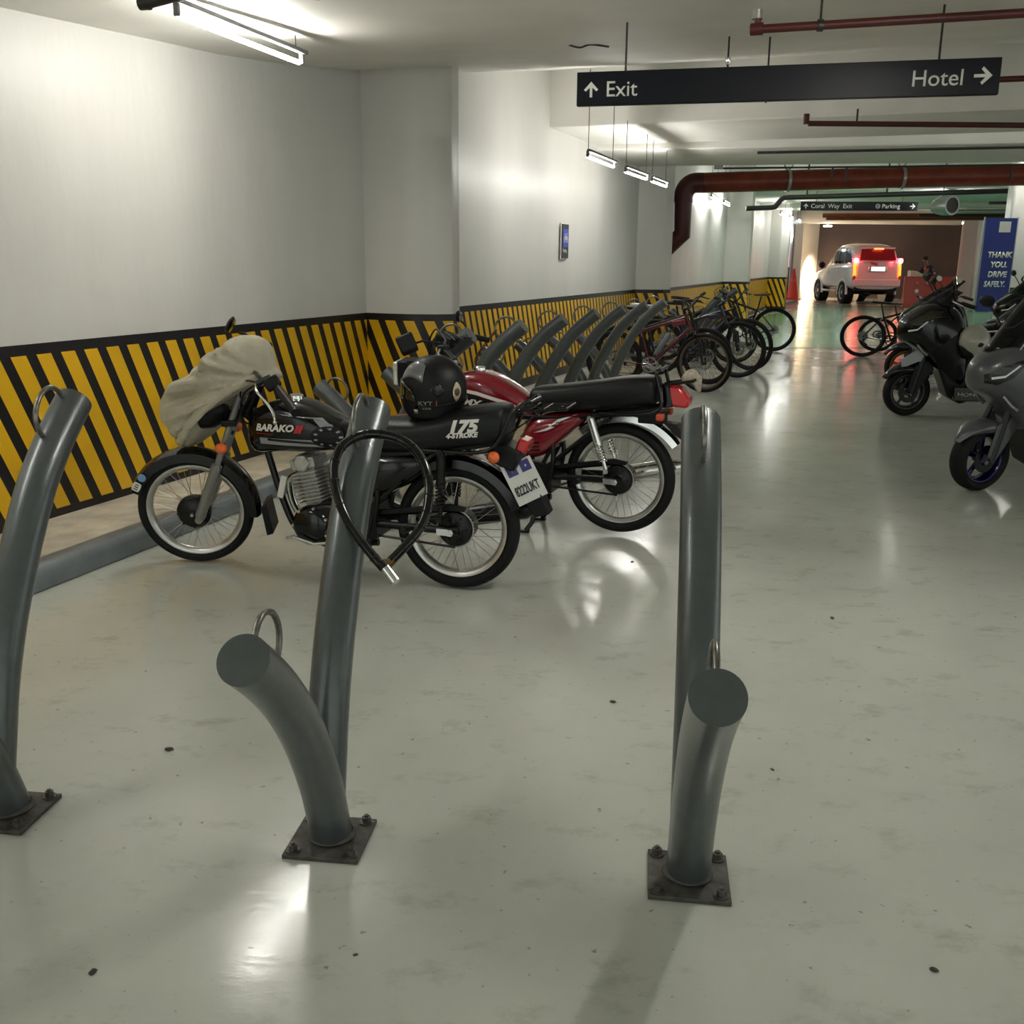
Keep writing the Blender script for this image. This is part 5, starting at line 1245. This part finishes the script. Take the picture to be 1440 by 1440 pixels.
# ------------------------------------------------------------ far end
def suv():
    t = thing('car', (13.42, 38.75, 0), 92.0, 'white SUV seen from behind with its brake lamps on, in the ramp lane', 'car')
    W, H = .96, 1.0
    low = Loft([(-.78, .92, .74, .34, 4), (-.74, .95, .90, .45, 4.5), (-.4, .96, .955, .48, 4.5), (.5, .95, .96, .48, 4.5), (1.8, .91, .955, .44, 4.5), (2.9, .84, .94, .36, 4.2), (3.5, .78, .88, .30, 4), (3.75, .72, .74, .22, 3.4)], 4, 40)
    lo = low.mesh().build('body', M_PERLW, t, angle=35)
    top = Loft([(-.70, 1.30, .70, .18, 3), (-.62, 1.42, .76, .38, 3.6), (-.3, 1.53, .79, .46, 3.8), (.6, 1.58, .80, .47, 3.8), (1.4, 1.56, .80, .45, 4), (1.9, 1.42, .78, .32, 3.4), (2.6, 1.24, .74, .10, 2.6)], 4, 40)
    to = top.mesh().build('cabin', M_PERLW, t, angle=35)
    for s_ in (-1, 1):
        top.decal([(-.30, 1.40), (-.05, 1.80), (.42, 1.88), (.42, 1.36), (-.1, 1.34)], 'side_window', M_GLASS, to, s_, .012, .1)
        top.decal([(.50, 1.36), (.50, 1.86), (1.05, 1.84), (1.15, 1.36)], 'side_window', M_GLASS, to, s_, .012, .1)
        top.decal([(1.22, 1.36), (1.12, 1.82), (1.50, 1.76), (1.95, 1.42), (1.9, 1.36)], 'side_window', M_GLASS, to, s_, .012, .1)
    rwn = MB(); rwn.add([(-.725, -.68, 1.47), (-.725, .68, 1.47), (-.60, .60, 1.84), (-.60, -.60, 1.84)], [(0, 1, 2, 3)]); rwn.v = [v+Vector((-.05, 0, 0)) for v in rwn.v]; rwn.build('rear_window', mat('glow_tinted_glass', (.22, .004, .012), .12, coat=.5), to, solid=.03, smooth=False)  # red glow on the rear window is put into its base colour
    MB().box((-.66, 0, 1.88), (.20, 1.25, .05)).build('roof_spoiler', M_PERLW, to, bevel=.02)
    MB().box((-.77, 0, 1.845), (.02, .36, .035)).build('third_brake_lamp', mat('third_lamp', (1, .2, .1), .4, emit=(1, .18, .05), estr=.6), to, smooth=False)
    tg = MB(); tg.box((-.79, 0, 1.13), (.05, 1.50, .56)); tg.build('tailgate', M_PERLW, lo, bevel=.05)
    MB().box((-.82, 0, .73), (.10, 1.78, .26)).build('rear_bumper', M_PERLW, lo, bevel=.05)
    MB().box((-.70, 0, .53), (.12, 1.6, .16)).build('lower_valance', M_BLKP, lo, bevel=.02)
    MB().box((-.825, 0, 1.40), (.03, 1.1, .05)).build('chrome_trim', M_CHROME, lo, bevel=.01)
    MB().box((-.845, 0, 1.19), (.03, .70, .20)).build('plate_recess', M_CHROME, lo, bevel=.05)
    MB().box((-.865, 0, 1.19), (.01, .50, .13)).build('number_plate', M_PLATEL, lo, smooth=False)
    MB().box((-.87, .16, 1.36), (.01, .24, .07), Matrix.Rotation(R(12), 3, 'X')).build('emblem', M_REDD, lo, smooth=False)
    for s_ in (-1, 1):
        MB().box((-.74, s_*.82, 1.46), (.12, .24, .17)).build('brake_lamp', M_BRAKE, lo, bevel=.03)
        MB().ell((-.82, s_*.83, 1.46), (.04, .085, .075)).build('lamp_core', M_BRAKEH, lo)
        MB().prism([(-.80, 1.38), (-.84, .98), (-.78, .88), (-.70, .98), (-.68, 1.38)], s_*.84-.045, s_*.84+.045).build('side_lamp', M_AMBER, lo, bevel=.01)
        MB().prism([(-.83, .97), (-.85, .82), (-.78, .76), (-.72, .88)], s_*.85-.045, s_*.85+.045).build('reflector', M_REDL, lo, bevel=.01)
        mr = MB(); mr.ell((2.05, s_*1.12, 1.30), (.09, .13, .12)); mr.build('door_mirror', M_BLKP, lo)
        MB().box((.75, s_*.955, 1.08), (.18, .03, .03)).build('door_handle', M_CHROME, lo); MB().box((1.65, s_*.955, 1.06), (.18, .03, .03)).build('door_handle', M_CHROME, lo)
        MB().box((1.35, s_*.98, .42), (1.7, .10, .06)).build('side_step', M_GALV, lo, bevel=.01)
        for x in (.12, 2.85):
            w_ = MB(); w_.lathe([(.24, -.12), (.37, -.12), (.39, -.06), (.39, .06), (.37, .12), (.24, .12)], (x, s_*.85, .39), 'y', 36, True); wo = w_.build('wheel', M_TYRE, t)
            r_ = MB(); r_.lathe([(.002, s_*.10), (.07, s_*.10), (.09, s_*.07), (.23, s_*.10), (.25, s_*.12)], (x, s_*.85, .39), 'y', 24)
            r_.build('rim', M_ALU, wo)
            ar = MB(); ar.tube(arc((x, 0, .39), .45, -8, 188, 16, s_*.93), .045, 8); ar.build('wheel_arch', M_PERLW, lo)
            wh = MB(); wh.cyl((x, s_*.62, .42), (x, s_*.945, .42), .425, n=28); wh.build('arch_recess', M_BLKP, lo)
    ax_ = MB(); ax_.cyl((.12, -.75, .38), (.12, .75, .38), .06, n=8); ax_.ell((.12, 0, .36), (.16, .18, .12)); ax_.build('rear_axle', M_BLKM, t)
    # headlights on the ramp side light the wall
    for s_ in (-1, 1): MB().ell((3.72, s_*.66, .92), (.06, .16, .09)).build('headlight', mat('headlamp_on', (1, .95, .85), .3, emit=(1, .86, .66), estr=8), lo)
    t.scale = (1.0, 1.0, 1.09)
    return t
suv()
sl = bpy.data.lights.new('headlamp_beam', 'SPOT'); sl.energy = 260; sl.color = (1, .82, .6); sl.spot_size = R(75); sl.spot_blend = .6; sl.shadow_soft_size = .1
slo = bpy.data.objects.new('headlamp_beam', sl); COL.objects.link(slo); slo.location = (13.05, 42.75, .95); slo.rotation_euler = (R(84), 0, R(22))

for k, x in enumerate((12.62, 14.22)):
    pl = bpy.data.lights.new('brake_light', 'POINT'); pl.energy = 1.0; pl.color = (1, .03, .06); pl.shadow_soft_size = .08
    plo = bpy.data.objects.new('brake_light', pl); COL.objects.link(plo); plo.location = (x, 37.3, 1.46)
# booth left of the ramp lane
bo_ = thing('guard_booth', (10.9, 43.2, 0), 0, 'pale blue guard booth with a sign panel, left of the ramp lane', 'booth')
MB().box((-.55, .6, 1.75), (1.5, 1.2, 3.5)).build('cabin_wall', M_BOOTH, bo_, bevel=.02)
MB().box((-.2, -.02, 1.55), (.9, .06, 1.1)).build('window', mat('booth_glass', (.35, .42, .46), .1), bo_, bevel=.02)
MB().box((-.45, -.06, 1.95), (.35, .05, .30)).build('notice', M_GALV, bo_, smooth=False)
MB().box((.2, -.03, 2.75), (1.3, .1, .9)).build('header_panel', mat('booth_header', (.75, .80, .84), .4), bo_, bevel=.02)
MB().box((.30, -.06, 1.6), (.08, .08, 2.0)).build('post', M_BLKP, bo_)
ln = MB(); ln.box((.25, -.14, 2.55), (.25, .12, .12)); ln.build('booth_lamp', mat('booth_lamp', (1, 1, 1), .4, emit=(.85, .93, 1), estr=9), bo_)
ex = thing('exit_board', (10.12, 40.8, .10), 0, 'dark EXIT board partly hidden behind the orange cone', 'sign')
MB().box((.35, 0, .62), (.95, .05, 1.2)).build('panel', mat('exit_board_dark', (.045, .03, .03), .5), ex, smooth=False)
flat_text('lettering', 'EXIT', .36, (-.02, -.03, .50), X3, Z3, M_SIGNT, ex, bold=.008, sx=.95)
co = thing('traffic_cone', (10.98, 40.2, .10), 0, 'tall orange traffic cone on the walkway before the booth', 'traffic cone')
MB().lathe([(.28, .03), (.23, .05), (.10, .85), (.045, 1.16), (.002, 1.17)], axis='z', n=28).build('cone_body', M_CONE, co)
MB().box((0, 0, .015), (.62, .62, .03)).build('cone_base', M_CONE, co, bevel=.01)
MB().lathe([(.145, .55), (.115, .78)], axis='z', n=28).build('collar_band', mat('cone_band', (.75, .12, .08), .4), co)
# lit gate post beside the ramp
gp = thing('gate_post', (11.75, 42.7, 0), 0, 'pale gate post strip catching the headlight glare beside the SUV', 'post')
MB().box((-.05, 0, 1.52), (.35, .5, 3.04)).build('post_panel', mat('gate_white', (.8, .76, .68), .4), gp, bevel=.03)
MB().box((-.28, -.1, 1.52), (.06, .3, 3.04)).build('dark_seam', M_GALV, gp)
dl = thing('ceiling_lamp', (13.0, 43.0, 2.95), 0, 'small round lamp glowing inside the dark ramp mouth', 'lamp')
MB().lathe([(.002, 0), (.16, 0), (.18, .05), (.002, .08)], axis='z', n=20).build('lamp_body', mat('ramp_lamp', (1, .95, .9), .4, emit=(1, .9, .8), estr=1.5), dl)
# barrier and guard
br = thing('road_barrier', (13.2, 34.6, 0), -8, 'red-brown plastic barrier with round cut-outs in front of the guard', 'barrier')
mb_ = MB(); mb_.rings([[Vector((x, y*k, z)) for x, y in ((0, -.2), (1.6, -.2), (1.6, .2), (0, .2))] for z, k in ((0.05, 1.2), (.30, 1.1), (.40, .7), (1.02, .5), (1.08, .35))]); mb_.build('barrier_body', M_BARR, br, bevel=.03)
for k, (x, z) in enumerate(((.40, .86), (.72, .86), (.95, .60), (.40, .60))):
    MB().lathe([(.002, 0), (.055, 0), (.065, .02), (.05, .03)], (x, -.16, z), 'y', 16).build('round_cutout', mat('cutout_pink', (.60, .22, .20), .5) if k != 3 else M_WHITE, br)
cb_ = thing('counter_box', (13.72, 35.6, 0), -5, 'cream counter box between the SUV and the guard', 'box')
MB().prism([(0, 0), (0, 1.27), (.2, 1.25), (.62, 1.05), (.62, 0)], -.2, .2).build('box_body', mat('cream_box', (.78, .66, .55), .5), cb_, bevel=.03)

def skin_body(name, verts, edges, rad, mt, parent, sub=2):
    me = bpy.data.meshes.new(name); me.from_pydata(verts, edges, []); o = bpy.data.objects.new(name, me); COL.objects.link(o); o.parent = parent
    md = o.modifiers.new('skin', 'SKIN'); md.use_smooth_shade = True
    for i, r_ in enumerate(rad): me.skin_vertices[0].data[i].radius = r_ if isinstance(r_, tuple) else (r_, r_)
    me.skin_vertices[0].data[0].use_root = True
    md = o.modifiers.new('sub', 'SUBSURF'); md.levels = sub; md.render_levels = sub
    me.materials.append(mt); return o
pr = thing('person', (14.78, 36.4, 0), 200, 'person in a dark patterned shirt leaning over the red barrier beside the SUV', 'person')
V = [(0, 0, .92), (.04, 0, 1.12), (.12, 0, 1.32), (.17, 0, 1.42), (.22, 0, 1.50), (.27, 0, 1.60), (.28, 0, 1.68),
     (.14, .19, 1.38), (.24, .24, 1.14), (.42, .18, 1.04), (.50, .16, 1.03), (.14, -.19, 1.38), (.24, -.24, 1.14), (.42, -.18, 1.04), (.50, -.16, 1.03),
     (0, .11, .86), (.03, .12, .48), (-.02, .12, .09), (.12, .13, .04), (0, -.11, .86), (.03, -.12, .48), (-.02, -.12, .09), (.12, -.13, .04)]
E_ = [(0, 1), (1, 2), (2, 3), (3, 4), (4, 5), (5, 6), (2, 7), (7, 8), (8, 9), (9, 10), (2, 11), (11, 12), (12, 13), (13, 14), (0, 15), (15, 16), (16, 17), (17, 18), (0, 19), (19, 20), (20, 21), (21, 22)]
Rd = [(.15, .11), (.15, .11), (.17, .11), (.08, .08), (.055, .055), (.085, .095), (.07, .08), .06, .045, .035, .03, .06, .045, .035, .03, .085, .06, .045, .035, .085, .06, .045, .035]
body = skin_body('body', V, E_, Rd, M_SKIN, pr)
sh_ = skin_body('shirt', [V[i] for i in (0, 1, 2, 3, 7, 8, 11, 12)], [(0, 1), (1, 2), (2, 3), (2, 4), (4, 5), (2, 6), (6, 7)], [(.17, .13), (.17, .13), (.185, .13), (.085, .085), .075, .062, .075, .062], M_SHIRT, body)
skin_body('trousers', [V[i] for i in (0, 15, 16, 17, 19, 20, 21)], [(0, 1), (1, 2), (2, 3), (0, 4), (4, 5), (5, 6)], [(.16, .13), .10, .075, .06, .10, .075, .06], M_BLKP, body)
MB().ell((.265, 0, 1.68), (.105, .095, .085), 20, 12).build('hair', M_HAIR, body)
for y in (-.035, .035): MB().ell((.358, y, 1.625), (.008, .012, .008), 8, 6).build('eye', M_WHITE, body)
MB().ell((.368, 0, 1.60), (.016, .012, .02), 8, 6).build('nose', M_SKIN, body)
for k, (x, y, z) in enumerate(((.17, .15, 1.30), (.20, -.05, 1.22), (.08, .17, 1.18), (.21, .06, 1.36))):
    MB().ell((x-.12, y*1.0, z), (.03, .03, .035), 8, 6).build('shirt_patch', [M_WHITE, M_ORANGE, M_WHITE, M_REDL][k], sh_)
for s_ in (-1, 1):
    for k in range(5):
        MB().tube([(.50, s_*.16+(k-2)*.016, 1.03), (.555-.004*abs(k-2), s_*.16+(k-2)*.019, 1.02), (.575-.005*abs(k-2), s_*.16+(k-2)*.019, 1.0)], .008, 6).build('finger', M_SKIN, body)

# ------------------------------------------------------------ litter on the floor
M_LIT = mat('dark_litter', (.05, .04, .03), .8)
for k, (x, y, r_, lb) in enumerate(((-1.069, 2.843, .016, 'dark leaf scrap on the floor between the left and middle racks'), (-.897, 1.839, .011, 'dark speck at the lower left of the floor'), (.932, 1.868, .011, 'dark speck at the lower right of the floor'), (.53, 2.10, .010, 'small dark chip beside the right base plate'), (.475, 2.11, .008, 'tiny grit lump by the corner of the right base plate'), (-.339, 1.902, .006, 'tiny chip below the middle rack'), (1.396, 4.086, .014, 'small dark flake on the floor right of the right rack'), (.36, 3.22, .012, 'dark flake on the floor left of the right rack'), (.62, 4.9, .012, 'small flake on the floor below the red motorcycle wheel'), (.80, 2.75, .008, 'tiny speck on the floor right of the right rack arm'))):
    mb = MB(); mb.ell((0, 0, r_*.25), (r_, r_*.6, r_*.3), 9, 5, Matrix.Rotation(k*1.3, 3, 'Z'))
    for v in mb.v: v += Vector((random.uniform(-1, 1), random.uniform(-1, 1), 0))*r_*.2
    o = mb.build('debris', M_LIT, None); o.location = (x, y, 0); tag(o, lb, 'debris', 'scraps lying on the floor')
